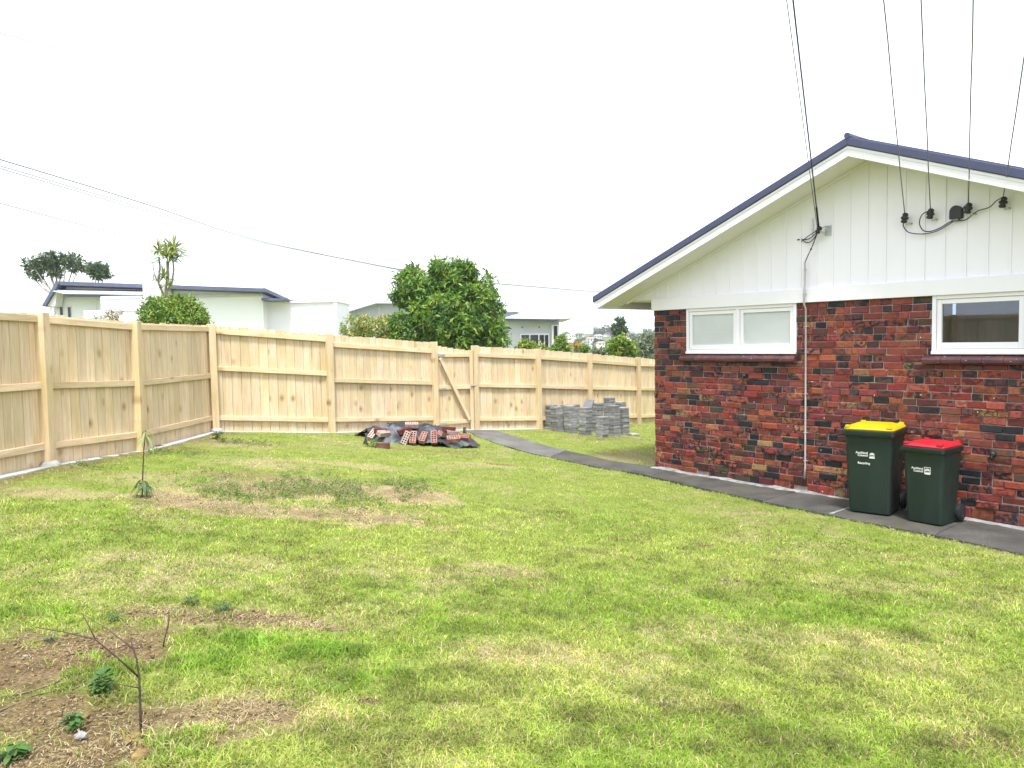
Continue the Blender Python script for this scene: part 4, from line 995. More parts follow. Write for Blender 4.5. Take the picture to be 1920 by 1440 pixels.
# big round tree behind the gate
Y = 21.0
big = [pxl(x, y, Y+dy, r, 1.0) for x, y, r, dy in [(800,560,46,0),(850,545,52,.2),(895,570,46,0),(770,545,30,-.2),(775,520,26,.2),(825,512,26,0),(865,520,30,.3),(905,545,32,.3),(920,590,30,-.2),(880,610,46,-.5),(830,600,52,-.6),(925,620,28,-.3),(790,590,38,-.4),(860,640,50,-.6),(915,645,32,-.4),(805,640,36,-.3),(760,555,20,0),(840,570,55,.6),(775,500,0,0),(882,508,15,.1),(822,498,14,.1),(935,640,20,-.5)] if r]
for _i in range(34):
    _l = big[R.randrange(19)]; _a = R.random()*6.283; _e = R.uniform(-.3,1.2); _d = Vector((math.cos(_a)*math.cos(_e), -abs(math.sin(_a))*math.cos(_e)*.8, math.sin(_e)))
    big.append((_l[0]+_d.x*_l[3]*.85, _l[1]+_d.y*_l[3]*.85, _l[2]+_d.z*_l[3]*.85, R.uniform(.13,.26), 1.0))
P = at(842, 690, Y); tree('round_tree', 'large round bushy green tree rising behind the fence near the gate', (P.x, P.y, ghs(P.x,P.y)), [(l[0],l[1],l[2],l[3]*.84,l[4]) for l in big], 4200, .15, .30, G_MID, 5, .13, per=6, limbs=10, droop=.45, inner=.6, jitter=.05)
# yellow-green hedge to its left
Y = 20.5
tree('hedge_shrub', 'yellow green loose shrub left of the large round tree', tuple(at(690,700,Y)), [pxl(x, y, Y, r) for x, y, r in [(660,615,20),(685,612,20),(705,618,20),(725,610,18),(668,640,24),(700,640,26),(730,640,22),(748,628,16)]], 700, .11, .34, G_YEL, 8, .04, cat='shrub', per=6)
tree('hedge_shrub', 'small green shrub tucked under the left side of the large tree', tuple(at(752,700,Y-.3)), [pxl(x, y, Y-.3, r) for x, y, r in [(748,603,16),(757,625,18),(742,630,12)]], 260, .11, .32, G_MID, 9, .04, cat='shrub', per=6)
# clipped lime bush in front of the white house
Y = 18.0
P = at(326, 640, Y); lm_ = [pxl(x, y, Y+dy, r, .9) for x, y, r, dy in [(292,582,25,0),(318,578,26,-.1),(345,580,25,0),(365,592,22,0),(300,605,30,-.2),(335,605,32,-.3),(362,612,24,-.2),(282,600,18,0),(325,590,30,.3),(275,585,10,0),(376,605,13,0),(308,563,9,0),(334,560,8,0),(353,566,9,0),(288,565,8,0),(383,600,6,0)]]
tree('clipped_bush', 'dense bright green rounded bush above the left fence', (P.x,P.y,ghs(P.x,P.y)), lm_, 2300, .075, .45, G_LIME+[(.06,.13,.02)], 12, .07, cat='bush', per=6, inner=.45, jitter=.05)
# cabbage tree
def cabbage():
    Y = 20.0; P = at(312, 640, Y); base = Vector((P.x, P.y, ghs(P.x,P.y))); root = empty('cabbage_tree', base, 0, 'tall thin cabbage tree with spiky leaf heads behind the rounded bush', 'tree')
    L = lambda x, y, dy=0: at(x, y, Y+dy)-base; m = MB()
    limb(m, [L(310,700), L(309,570), L(312,545), L(315,515), L(314,490)], .065, .035, 8); limb(m, [L(309,560), L(297,530), L(300,500), L(298,482)], .032, .022, 7); limb(m, [L(312,548), L(323,528), L(326,505), L(323,478)], .03, .02, 7); limb(m,[L(303,540),L(292,522),L(287,503)],.02,.013,6)
    m.build('trunk', BARK_PALE, root, smooth=True); rs = np.random.RandomState(3)
    V, F, C = [], [], []
    for (hx, hy, n, ln, dy) in ((298,470,60,.55,0),(315,482,90,.62,-.1),(325,466,80,.62,.1),(306,520,50,.45,-.2),(316,535,35,.42,-.2),(334,482,40,.5,0)):
        c = L(hx, hy, dy)
        for i in range(n):
            d = Vector(rs.normal(size=3)); d.z = abs(d.z)*.9 - .35; d.normalize(); l = ln*(.6+.5*rs.rand()); s = d.cross(Vector((0,0,1))).normalized()*.022
            a, b, e = c, c+d*l*.55, c+d*l+Vector((0,0,-.22*l*rs.rand()*1.5)); k = len(V); V += [a-s*.6, a+s*.6, b+s, b-s, e]; F += [(k,k+1,k+2),(k,k+2,k+3),(k+3,k+2,k+4)]
            cc = [(.20,.27,.08),(.30,.35,.13),(.38,.40,.20),(.13,.19,.06)][rs.randint(4)]; C += [cc]*5
    me = np_mesh('crown', np.array([tuple(v) for v in V]), np.array(F)); point_color(me, 'Col', C); link('crown', me, LEAF, root)
cabbage()
# airy flat-topped tree behind the white house
Y = 46.0
for (lb, bx_, pts, sd) in (('wide dark tree with open bare limbs behind the left end of the white house', 112, [(60,495,15),(72,505,17),(85,487,16),(100,485,17),(112,497,15),(125,485,14),(142,488,13),(150,500,9),(70,520,8),(92,500,16),(105,510,12),(138,500,12),(55,512,8)], 21), ('small dark tree showing over the roof of the white house', 176, [(172,503,13),(188,506,14),(196,515,9),(180,512,12)], 22)):
    P = at(bx_, 600, Y); lumps = [pxl(x, y, Y+((x*7) % 5)*.3, r, .75) for x, y, r in pts]
    root = empty('open_tree', (P.x,P.y,ghs(P.x,P.y)), 0, lb, 'tree'); b = Vector(root.location); m = MB()
    fk = at(bx_, 560, Y)-b; limb(m, [(0,0,-.2), fk*.6, fk], .22, .16, 7)
    for l in lumps: e = Vector(l[:3])-b; limb(m, [fk, fk.lerp(e,.55)+Vector((0,0,-.25)), e], .07, .02, 5)
    m.build('trunk', BARK_PALE, root, smooth=True)
    crown('crown', [(l[0]-b.x,l[1]-b.y,l[2]-b.z,*l[3:]) for l in lumps], 520 if bx_ < 150 else 220, .20, .5, G_DARK+[(.08,.13,.05)], sd, root, 6, .08, .2, .8)
# flowering twiggy shrub by the white house
Y = 21.0
tree('rose_shrub', 'sparse twiggy shrub in front of the white bay window', tuple(at(205,660,Y)), [pxl(x, y, Y, r) for x, y, r in [(192,596,9),(208,590,11),(222,588,8),(178,600,6),(200,603,10),(216,600,9)]], 130, .06, .5, [(.25,.20,.17),(.34,.27,.22),(.16,.18,.10),(.42,.36,.32)], 33, .02, cat='shrub', per=5, inner=.9)

# shrubs over the fence at right
Y = 25.0
for (nm, lb, pts, n, leaf, cols, sd, dy, cat) in [
  ('lime_shrub', 'bright lime green shrub just over the fence near the brick corner', [(1150,650,12),(1165,645,15),(1180,652,13),(1160,662,14),(1176,664,14)], 420, .12, G_LIME, 41, 0, 'shrub'),
  ('silver_shrub', 'grey green feathery shrub beside the brick corner', [(1200,640,12),(1215,632,13),(1225,645,15),(1205,655,15),(1225,662,16),(1192,662,10)], 480, .10, G_GREY, 42, 1.5, 'shrub'),
  ('low_shrub', 'pale grey green shrub left of the lime shrub over the fence', [(1118,660,9),(1130,662,9),(1140,658,8),(1148,648,7)], 200, .10, G_GREY+[(.10,.12,.07)], 43, 2.0, 'shrub'),
  ('green_shrub', 'green shrub at the right end of the grey house', [(1045,655,10),(1053,640,8),(1060,655,10),(1034,660,8)], 260, .12, G_LIME+G_MID, 44, 3.0, 'shrub'),
  ('green_shrub', 'dark green shrub right of the orange fern crown', [(1093,655,8),(1100,660,8)], 110, .10, G_MID, 45, 2.5, 'shrub'),
  ('green_shrub', 'yellow green shrub in front of the grey house windows', [(985,648,9),(998,652,9),(1012,656,9),(975,655,9)], 220, .11, G_YEL+G_LIME, 46, .5, 'shrub')]:
    b = at(pts[0][0], 720, Y+dy); tree(nm, lb, tuple(b), [pxl(x, y, Y+dy, r) for x, y, r in pts], n, leaf, .4, cols, sd, .03, cat=cat, per=6, inner=.6, jitter=.05)
def tree_fern():
    Y = 27.0; b = at(1080, 700, Y); root = empty('tree_fern', b, 0, 'tree fern with an orange dead crown over the fence', 'fern'); c = at(1080,652,Y)-b; m = MB(); limb(m, [(0,0,0), c], .09, .07, 8); m.build('trunk', BARK, root)
    rs = np.random.RandomState(9); V, F, C = [], [], []
    for i in range(34):
        a = rs.rand()*6.283; d = Vector((math.cos(a), math.sin(a), .35+.5*rs.rand())); l = .45*(.7+.5*rs.rand()); s = d.cross(Vector((0,0,1))).normalized()*.035
        p1 = c+d*l*.5; p2 = c+d*l+Vector((0,0,-.12)); k = len(V); V += [c-s*.3,c+s*.3,p1+s,p1-s,p2]; F += [(k,k+1,k+2),(k,k+2,k+3),(k+3,k+2,k+4)]; C += [[(.50,.27,.05),(.42,.24,.06),(.55,.36,.10),(.22,.22,.06)][rs.randint(4)]]*5
    me = np_mesh('crown', np.array([tuple(v) for v in V]), np.array(F)); point_color(me, 'Col', C); link('crown', me, LEAF, root)
tree_fern()
# slender pine and distant trees
Y = 62.0
b = at(1160, 672, Y); root = empty('slender_tree', b, 0, 'slender dark tree with separate tufts standing above the far suburb', 'tree'); m = MB()
limb(m, [(0,0,0), at(1165,640,Y)-b, at(1167,600,Y)-b], .16, .05, 6); limb(m, [(0,0,0), at(1149,630,Y)-b, at(1150,608,Y)-b], .10, .03, 6); limb(m, [at(1166,625,Y)-b, at(1152,612,Y)-b], .06, .03, 5); m.build('trunk', BARK, root)
crown('crown', [(*(Vector(l[:3])-b), *l[3:]) for l in [pxl(x, y, Y, r, .6) for x, y, r in [(1160,622,7),(1168,620,5),(1154,614,4.5),(1166,604,3),(1160,600,2.5),(1163,613,2.5)]]], 260, .28, .5, G_DARK, 51, root, 6, .1, .2, .8)

# ------------------------------------------------------------------ neighbouring houses
WB = painted('weatherboard_paint', (.82,.83,.85), (.70,.71,.72), .2); GREYWALL = simple('grey_render', (.50,.52,.57), .8, .2, .06, 2); GREYROOF = simple('pale_grey_roof', (.55,.57,.61), .5, .4, .08, 3)
NAVY = simple('navy_fascia', (.09,.10,.16), .5, .4, .1, 3); DARKWIN = simple('dark_window_pane', (.03,.035,.045), .12, .6, .2, 2); PALEGLASS = simple('pale_cyan_glass', (.62,.76,.80), .15, .6, .06, 2)
def pb(m, x0, y0, x1, y1, Y, depth):                # a box whose front face spans a picture rectangle at distance Y
    A, B = at(x0, y1, Y), at(x1, y0, Y); A2 = at(x0, y0, Y); m.box(A.x, B.x, Y, Y+depth, A.z, A2.z); return m
Y = 32.0; ha = empty('white_house', at(300, 640, Y), 0, 'overexposed white weatherboard house with navy roof edge behind the left fence', 'house'); o0 = ha.location.copy()
def part(name, mat, par, fn, bevel=0, root=None):
    m = MB(); fn(m); r = Vector((root or ha).location); m.v = [tuple(Vector(v)-r) for v in m.v]; return m.build(name, mat, par, bevel=bevel)
wa = part('wall', WB, ha, lambda m: pb(m, 103, 540, 492, 690, Y, 2.6))
def roof_a(m):
    P = [at(103,527,Y-.7), at(497,540.5,Y-.7), at(497,547,Y-.7), at(103,534,Y-.7)]; m.poly_prism(P, (0, 3.4, -.25))
ra = part('roof', NAVY, ha, roof_a)
part('soffit_band', WHITE_TRIM, ha, lambda m: m.poly_prism([at(108,534,Y-.1), at(494,546.5,Y-.1), at(486,556,Y-.1), at(112,545,Y-.1)], (0,.08,0)))
def verge(m):
    a, b = at(105,527,Y-.75), at(78,574,Y-.75); a2, b2 = at(110,531,Y-.75), at(84,575,Y-.75); m.poly_prism([a,b,b2,a2], (0,3.2,0))
part('roof_verge', NAVY, ra, verge)
part('verge_soffit', SOFFIT, ha, lambda m: m.poly_prism([at(109,533,Y-.6), at(84,574,Y-.6), at(103,574,Y-.6)], (0,.5,0)))
part('veranda_roof', GREYROOF, ha, lambda m: m.poly_prism([at(98,546,Y-.9), at(272,549,Y-.9), at(272,552.5,Y-.9), at(120,551,Y-.9)], (0,.8,.15)))
part('veranda_gutter_shade', NAVY, ha, lambda m: m.poly_prism([at(119,551.5,Y-.85), at(272,552.8,Y-.85), at(272,557,Y-.85), at(119,556,Y-.85)], (0,.3,0)))  # dark strip: gutter plus the shade beneath the veranda roof, put into its colour
def wbs(m):
    y = 558
    while y < 612:
        A, B = at(104,y+6,Y), at(182,y+6,Y); z1 = at(104,y,Y).z; z0 = at(104,y+6.2,Y).z
        m.quadbox([(A.x,Y-.035,z0),(B.x,Y-.035,z0),(B.x,Y-.002,z0),(A.x,Y-.002,z0),(A.x,Y-.012,z1),(B.x,Y-.012,z1),(B.x,Y-.002,z1),(A.x,Y-.002,z1)]); y += 6
part('weatherboards', WB, wa, wbs)
for x in (113, 128):
    w = part('window', WHITE_TRIM, ha, lambda m: pb(m, x-1.5, 574, x+5, 600, Y-.06, .05)); part('pane', DARKWIN, w, lambda m: pb(m, x, 576, x+3.6, 600, Y-.08, .018))
part('corner_post', WHITE_TRIM, ha, lambda m: pb(m, 96.5, 570, 100.5, 640, Y-.55, .12))
part('chimney', WHITE, ha, lambda m: pb(m, 272, 531, 301, 640, Y-1.2, 1.0), .01)
bay_ = part('bay_window', WHITE, ha, lambda m: pb(m, 192, 556, 264, 640, Y-1.6, 1.5), .01)
part('glass_strip', PALEGLASS, bay_, lambda m: pb(m, 212, 579, 262, 583.5, Y-1.63, .02)); part('glass_strip', PALEGLASS, bay_, lambda m: pb(m, 198, 557.5, 262, 560, Y-1.63, .02))
part('balustrade_glass', PALEGLASS, ha, lambda m: pb(m, 158, 582, 190, 604, Y-1.0, .03))
part('gutter_line', GREYROOF, ha, lambda m: pb(m, 302, 554.5, 486, 557, Y-.2, .15))
part('flashing', NAVY, ha, lambda m: m.poly_prism([at(490,558.5,Y-.4), at(533,559.5,Y-.4), at(531,563.5,Y-.4), at(490,563.5,Y-.4)], (0,2,0)))
m_ = MB(); hb_ = empty('white_garage', at(560, 640, Y+1), 0, 'plain white lower block right of the white house', 'building')
wg = part('wall', WHITE, hb_, lambda m: pb(m, 489, 567, 631, 690, Y+.6, 2.5), root=hb_)
part('parapet_cap', WHITE_TRIM, hb_, lambda m: pb(m, 488, 565.5, 633, 568.5, Y+.5, 2.7), root=hb_)
wf = part('window', WHITE_TRIM, hb_, lambda m: pb(m, 580, 607, 626, 640, Y+.5, .09), root=hb_)
for (a, b) in ((586,601),(606,622)): part('pane', simple('milky_pane', (.55,.57,.60), .2, .5), wf, lambda m: pb(m, a, 612, b, 640, Y+.48, .018), root=hb_)
part('downpipe', WHITE_TRIM, hb_, lambda m: pb(m, 627.5, 568, 630.5, 640, Y+.4, .08), root=hb_)
# aerial on the white house
an = empty('tv_aerial', at(287, 530, Y-.6), 0, 'thin television aerial left of the cabbage tree on the white roof', 'aerial'); b = Vector(an.location)
m = MB(); m.tube([(0,0,0), at(289,505,Y-.6)-b, at(286,492,Y-.6)-b], .018, 6); m.build('mast', WIRE_GREY, an)
m = MB(); m.tube([at(264,491,Y-.6)-b, at(302,492,Y-.6)-b], .014, 6)
for x in (266,272,278,284,290,296): m.tube([at(x,489.5,Y-.8)-b, at(x,493,Y-.4)-b], .008, 5)
m.build('boom', WIRE_GREY, an)

Y = 38.0; hc = empty('grey_house', at(850, 640, Y), 0, 'modern pale grey house with flat skillion roofs behind the large tree', 'house')
P_ = lambda name, mat, par, fn, bevel=0: part(name, mat, par, fn, bevel, hc)
P_('wall', GREYWALL, hc, lambda m: m.poly_prism([at(645,690,Y), at(775,690,Y), at(775,570,Y), at(705,569,Y), at(645,589,Y)], (0,6,0)))
P_('panel_joint', GREYROOF, hc, lambda m: pb(m, 711, 572, 713, 640, Y-.04, .03)); P_('panel_joint', GREYROOF, hc, lambda m: pb(m, 672, 582, 673.5, 640, Y-.04, .03))
P_('roof', GREYROOF, hc, lambda m: m.poly_prism([at(634,585.5,Y-.6), at(704,563,Y-.6), at(778,565,Y-.6), at(778,569,Y-.6), at(705,568.5,Y-.6), at(634,590,Y-.6)], (0,7,0)))
P_('wall', GREYWALL, hc, lambda m: pb(m, 925, 596, 1048, 690, Y-1, 6))
P_('roof', GREYROOF, hc, lambda m: m.poly_prism([at(940,597,Y-1.7), at(966,589.5,Y-1.7), at(1079,591,Y-1.7), at(1074,597,Y-1.7), at(1040,598.5,Y-1.7)], (0,7,0)))
P_('roof_edge', NAVY, hc, lambda m: m.poly_prism([at(946,597.6,Y-1.66), at(1050,598.4,Y-1.66), at(1040,602,Y-1.66), at(950,600.5,Y-1.66)], (0,.6,0)))
P_('upper_roof', GREYROOF, hc, lambda m: m.poly_prism([at(925,578,Y-.5), at(978,579.5,Y-.5), at(972,584,Y-.5), at(925,586,Y-.5)], (0,5,0)))
P_('upper_wall', GREYWALL, hc, lambda m: pb(m, 925, 584, 965, 600, Y, 3))
w = P_('window', WHITE_TRIM, hc, lambda m: pb(m, 976, 626, 1030, 660, Y-1.08, .07))
for a, b_ in ((978,992),(995,1009),(1012,1020),(1022,1028)): P_('pane', DARKWIN, w, lambda m: pb(m, a, 628, b_, 660, Y-1.10, .018))
w = P_('window', WHITE_TRIM, hc, lambda m: pb(m, 1035, 609, 1048.5, 660, Y-1.2, .19)); P_('pane', DARKWIN, w, lambda m: pb(m, 1039, 611, 1045, 660, Y-1.23, .028))
P_('chimney', WHITE_TRIM, hc, lambda m: (pb(m, 1006, 584, 1026, 591, Y+1, .6), pb(m, 1013, 577, 1017, 585, Y+1.1, .2)))
for x in (978, 1010): P_('wall_light', NAVY, hc, lambda m: pb(m, x, 612, x+2, 615, Y-1.06, .05))

# ------------------------------------------------------------------ far suburb on the rise
hl = MB(); nH = 60; rowsH = []
for j, (Yh, hz) in enumerate(((190,-4),(260,-1.2),(330,1.5),(400,3.6),(470,5.5),(560,7.0),(700,6.5))):
    rr = []
    for i in range(nH+1):
        x = -700+1400*i/nH; rr.append((x, Yh, hz + (float(fbm(np.array([x]),np.array([Yh*1.0]),.012,200)[0])-.5)*3.5*(j/3)))
    rowsH.append(rr)
for r in rowsH: hl.v += r
for j in range(len(rowsH)-1):
    for i in range(nH): k = j*(nH+1)+i; hl.f.append((k,k+1,k+nH+2,k+nH+1))
tag(hl.build('hill', simple('hill_green', (.09,.13,.06), .95, .05, .3, .05, 0, 'World'), smooth=True), 'low far rise covered with suburb', kind='structure')
FARW = [simple('far_white_wall', (.72,.70,.68), .8, .1), simple('far_cream_wall', (.62,.54,.46), .8, .1), simple('far_grey_wall', (.45,.46,.48), .8, .1)]
FARR = [simple('far_grey_roof', (.30,.31,.33), .7, .2), simple('far_red_roof', (.30,.20,.17), .7, .2), simple('far_dark_roof', (.16,.17,.19), .7, .2)]
rs = random.Random(77)
def far_house(px, py, Y, wpx, hpx, wm, rm_, label):
    b = at(px, py, Y); s = Y/FPX; Wd = wpx*s/2; Hh = hpx*s; D = Wd*.9; root = empty('distant_house', b, rs.uniform(-.4,.4), label, 'house', 'houses of the far suburb')
    m = MB(); m.box(-Wd, Wd, -D, D, -3, Hh*.6); m.build('wall', wm, root)
    m = MB(); m.quadbox([(-Wd*1.08,-D*1.1,Hh*.6),(Wd*1.08,-D*1.1,Hh*.6),(Wd*1.08,D*1.1,Hh*.6),(-Wd*1.08,D*1.1,Hh*.6),(-Wd*.7,-.05,Hh),(Wd*.7,-.05,Hh),(Wd*.7,.05,Hh),(-Wd*.7,.05,Hh)]); m.build('roof', rm_, root)
    for k in (-.5,.1,.6):
        m = MB(); m.box(Wd*k, Wd*(k+.25), -D-.06, -D+.02, Hh*.12, Hh*.45); m.build('window', DARKWIN, root)
FH_ = [(1070,633,330,16,7,0,0,'leftmost pale house with grey roof in the far suburb'),(1090,630,420,14,6,1,2,'cream house under a dark roof high in the far suburb left part'),(1108,640,260,18,8,0,1,'white house with reddish roof low in the far suburb'),(1122,634,330,14,7,2,0,'grey house in the middle of the far suburb'),
  (1140,630,420,15,7,0,2,'white house with dark roof below the pale far treetops'),(1128,648,210,20,8,0,1,'nearest white far house with reddish roof left of the lime shrub'),(1155,640,260,16,8,0,0,'white far house with grey roof behind the slender tree'),(1178,632,330,22,12,1,2,'large far house with tall dark roof right of the slender tree'),(1200,633,400,14,6,2,0,'small grey far house near the brick corner'),(1098,644,230,13,6,2,2,'small grey far house with dark roof behind the dark shrub')]
for (px, py, Y, w, h, a, b_, lb) in FH_: far_house(px, py, Y, w, h, FARW[a], FARR[b_], lb)
FT = [(1068,627,420,12,8,'low far treetop at the left end of the suburb skyline'),(1082,628,420,9,6,'small far treetop left of the middle of the skyline'),(1114,618,380,9,14,'pointed far conifer on the skyline'),(1130,614,400,14,14,'broad far treetop on the skyline behind the slender tree'),(1146,618,400,10,12,'far treetop on the skyline left of the slender tree'),(1121,640,250,12,8,'far tree between the houses, left one'),(1186,630,300,8,9,'far tree right of the tall dark roof'),(1207,627,260,11,9,'far treetop just left of the brick corner'),(1220,624,240,12,12,'far treetop touching the brick corner'),(1100,636,300,14,6,'low far trees above the orange fern'),(1170,643,200,10,7,'far bush behind the lime shrub'),(1084,640,240,10,6,'far bush just above the orange fern crown')]
for i, (px, py, Y, wr, hr, lb) in enumerate(FT):
    b = at(px, py+hr, Y); s = Y/FPX; lumps = [(b.x+rs.uniform(-.6,.6)*wr*s, Y+rs.uniform(-1,1), b.z+rs.uniform(.2,1.6)*hr*s*.7, wr*s*rs.uniform(.35,.6), hr/wr) for _ in range(7)]
    tree('distant_tree', lb, tuple(b), lumps, 170, wr*s*.24, .6, [(.05,.09,.045),(.08,.12,.06),(.06,.10,.06)], 300+i, .3, group='trees of the far suburb', per=5, limbs=3, inner=.5, jitter=.2)

# ------------------------------------------------------------------ young plants, twigs, weeds, stones on the lawn
def leaf_blade(V, F, C, base, d, L, W, col, bend):
    d = Vector(d).normalized(); s = d.cross(Vector((0,0,1)));  s = s.normalized() if s.length > 1e-4 else Vector((1,0,0)); k = len(V); b = Vector(base)
    for i, (f, w) in enumerate(((0,.25),(.3,.9),(.6,1.0),(.85,.6))):
        p = b + d*L*f + Vector((0,0,-bend*L*f*f)); up = Vector((0,0,.12*W*w)); V += [p-s*W*w/2+up, p, p+s*W*w/2+up]
    V.append(b + d*L + Vector((0,0,-bend*L)))
    for i in range(3):
        o = k+i*3; F += [(o,o+1,o+4),(o,o+4,o+3),(o+1,o+2,o+5),(o+1,o+5,o+4)]
    o = k+9; F += [(o,o+1,k+12),(o+1,o+2,k+12)]; C += [tuple(c*(.85+.3*R.random()) for c in col)]*13
def tri_obj(name, V, F, C, par, mat=None):
    me = np_mesh(name, np.array([tuple(v) for v in V]), np.array(F)); point_color(me, 'Col', C); return link(name, me, mat or LEAF, par, smooth=True)
# sapling
sb = gp(266, 932); sap = empty('sapling', sb, 0, 'young thin sapling with drooping leaves at its top and foot', 'sapling'); s = sb.y/FPX
L_ = lambda x, y: at(x, y, sb.y)-sb
m = MB(); limb(m, [(0,0,-.03), L_(268,880), L_(270,840), L_(273,806)], .007, .004, 6); m.build('stem', TWIG, sap, smooth=True)
V, F, C = [], [], []
for i in range(9):
    a = i*2.4; leaf_blade(V, F, C, L_(273,806)+Vector((.004*math.cos(a),.004*math.sin(a),-.012*i)), (math.cos(a), math.sin(a), R.uniform(-.3,.5)), .08+.06*R.random(), .024, (.22,.30,.11), R.uniform(.7,1.5))
for i in range(15):
    a = i*2.4+.5; leaf_blade(V, F, C, L_(267,897)+Vector((0,0,-.008*i)), (math.cos(a), math.sin(a), R.uniform(-.2,.5)), .10+.06*R.random(), .036, (.075,.12,.05) if i % 3 else (.16,.20,.09), 1.0)
tri_obj('leaves', V, F, C, sap)
# bare branching stick in the foreground
tb = gp(264, 1373); stick = empty('bare_sapling', tb, 0, 'leafless forked young tree standing in the bare earth up front', 'sapling'); Lf = lambda x, y, dy=0: at(x, y, tb.y+dy)-tb
m = MB(); limb(m, [(0,0,-.04), Lf(263,1330), Lf(261,1270), Lf(256,1235), Lf(250,1217), Lf(244,1198)], .0058, .0026, 7); m.build('stem', TWIG, stick, smooth=True)
for pts, r in (([Lf(260,1269), Lf(220,1233,-.04), Lf(179,1199,-.08), Lf(120,1185,-.12), Lf(67,1176,-.16)], (.0044,.0016)), ([Lf(250,1217), Lf(205,1182,.05), Lf(153,1150,.1)], (.0030,.0014)), ([Lf(179,1199,-.08), Lf(166,1172,-.06), Lf(154,1151,-.05)], (.003,.0015)), ([Lf(261,1290), Lf(240,1286,-.03), Lf(222,1283,-.05)], (.003,.0015))):
    m = MB(); limb(m, pts, *r, n=6); m.build('branch', TWIG, stick, smooth=True)
t2 = gp(303, 1217); m = MB(); Lg = lambda x, y: at(x, y, t2.y)-t2
limb(m, [(0,0,-.03), Lg(308,1200), Lg(315,1175), Lg(317,1160), Lg(316,1144)], .005, .002, 6); o = m.build('twig', TWIG, None, smooth=True); o.location = t2; tag(o, 'short upright reddish twig behind the forked stick', 'twig')
STICK = simple('dry_stick', (.15,.115,.085), .85, .15, .4, 30, .4)
def ground_twig(pts, r, label):
    P = [gp(*p) + Vector((0,0,.012)) for p in pts]; b = P[0].copy(); m = MB(); limb(m, [p-b for p in P], r, r*.5, 6); o = m.build('twig', STICK, None, smooth=True); o.location = b; tag(o, label, 'twig', 'sticks lying on the bare earth')
ground_twig([(0,1312),(50,1303),(100,1287),(140,1262)], .005, 'long pale stick lying at the left edge of the bare earth')
ground_twig([(0,1338),(60,1310),(120,1296)], .004, 'thin pale stick lying below the long one at the left edge')
ground_twig([(135,1297),(165,1284),(200,1268)], .004, 'thin stick lying left of the broad leaved weed')
def weed(px, py, n, L, W, col, label, up=.5):
    b = gp(px, py); root = empty('weed', b, 0, label, 'weed', 'broad leaved weeds on the bare earth'); V, F, C = [], [], []
    for i in range(n):
        a = i*2.4+R.random(); e = up*R.random(); st = Vector((math.cos(a), math.sin(a), 0))*R.random()*L*.6
        leaf_blade(V, F, C, st+Vector((0,0,.01+.05*R.random()*up*2)), (math.cos(a), math.sin(a), e), L*(.6+.6*R.random()), W, col, .35)
    tri_obj('leaves', V, F, C, root)
    m = MB(); m.tube([(0,0,-.01),(0,0,.03)], .004, 5); m.build('stem', TWIG, root)
weed(192,1300,60,.045,.026,(.07,.16,.035),'bushy dark green broad leaved weed left of the forked stick', .9)
weed(140,1365,36,.036,.022,(.065,.15,.032),'low dark green weed left of the white stone')
weed(25,1425,44,.045,.024,(.07,.155,.032),'dark green weed in the bottom left corner')
weed(96,1205,18,.034,.012,(.07,.12,.05),'tiny grey green weed on the bare earth at left')
weed(215,1168,26,.04,.012,(.055,.11,.035),'small dark weed behind the forked stick')
weed(360,1135,34,.045,.011,(.06,.11,.05),'grey green weed at the far edge of the bare earth')
weed(415,1150,30,.045,.010,(.06,.11,.05),'grey green weed right of the far edge of the bare earth')
weed(408,822,26,.10,.045,(.05,.10,.03),'leafy weed at the foot of the corner fence post', .9)
weed(1083,808,20,.10,.05,(.06,.13,.03),'leafy weed at the foot of the paver stacks', .9)
weed(700,838,34,.14,.03,(.07,.15,.03),'bright green weed growing at the left end of the brick heap', .9)
def stone(px, py, r, mat, label, sq=.7, cat='stone', group=None):
    b = gp(px, py); bm = bmesh.new(); bmesh.ops.create_icosphere(bm, subdivisions=3, radius=r)
    sd_ = R.random()*50
    for v in bm.verts:
        n = mnoise.noise(v.co*(1.6/r)+Vector((sd_,0,0)))*.35 + mnoise.noise(v.co*(4/r)+Vector((0,sd_,0)))*.14; v.co *= 1+n; v.co.z *= sq
    me = bpy.data.meshes.new('stone'); bm.to_mesh(me); bm.free(); o = link('stone' if cat == 'stone' else 'earth_clod', me, mat, smooth=True); o.location = b + Vector((0,0,r*.25)); o.rotation_euler = (0,0,R.random()*6); tag(o, label, cat, group)
CLOD = simple('ochre_clod', (.20,.14,.06), .95, .05, .45, 30, .9); STONE = simple('whitish_stone', (.24,.24,.235), .85, .2, .3, 16, .5)
stone(151,1382,.023,STONE,'whitish stone lying in the earth bottom left')
stone(47,1232,.014,STONE,'small pale stone on the bare earth at the left edge')
for px, py, r, lb in ((255,1385,.026,'ochre earth clod left of the foot of the forked stick'),(322,1375,.018,'ochre earth clod right of the forked stick'),(300,1388,.016,'small ochre clod right of the stick foot'),(265,1420,.034,'largest ochre earth clod at the bottom edge'),(402,1322,.020,'ochre clod on the straw right of the stick'),(187,1315,.014,'small ochre clod under the broad leaved weed'),(160,1345,.018,'ochre clod above the white stone'),(318,1392,.02,'ochre clod furthest right near the bottom edge'),(240,1392,.02,'ochre clod left of the largest clod'),(102,1333,.018,'ochre clod on the bare earth at left')):
    stone(px, py, r, CLOD, lb, .75, 'clod', 'earth clods around the forked stick')

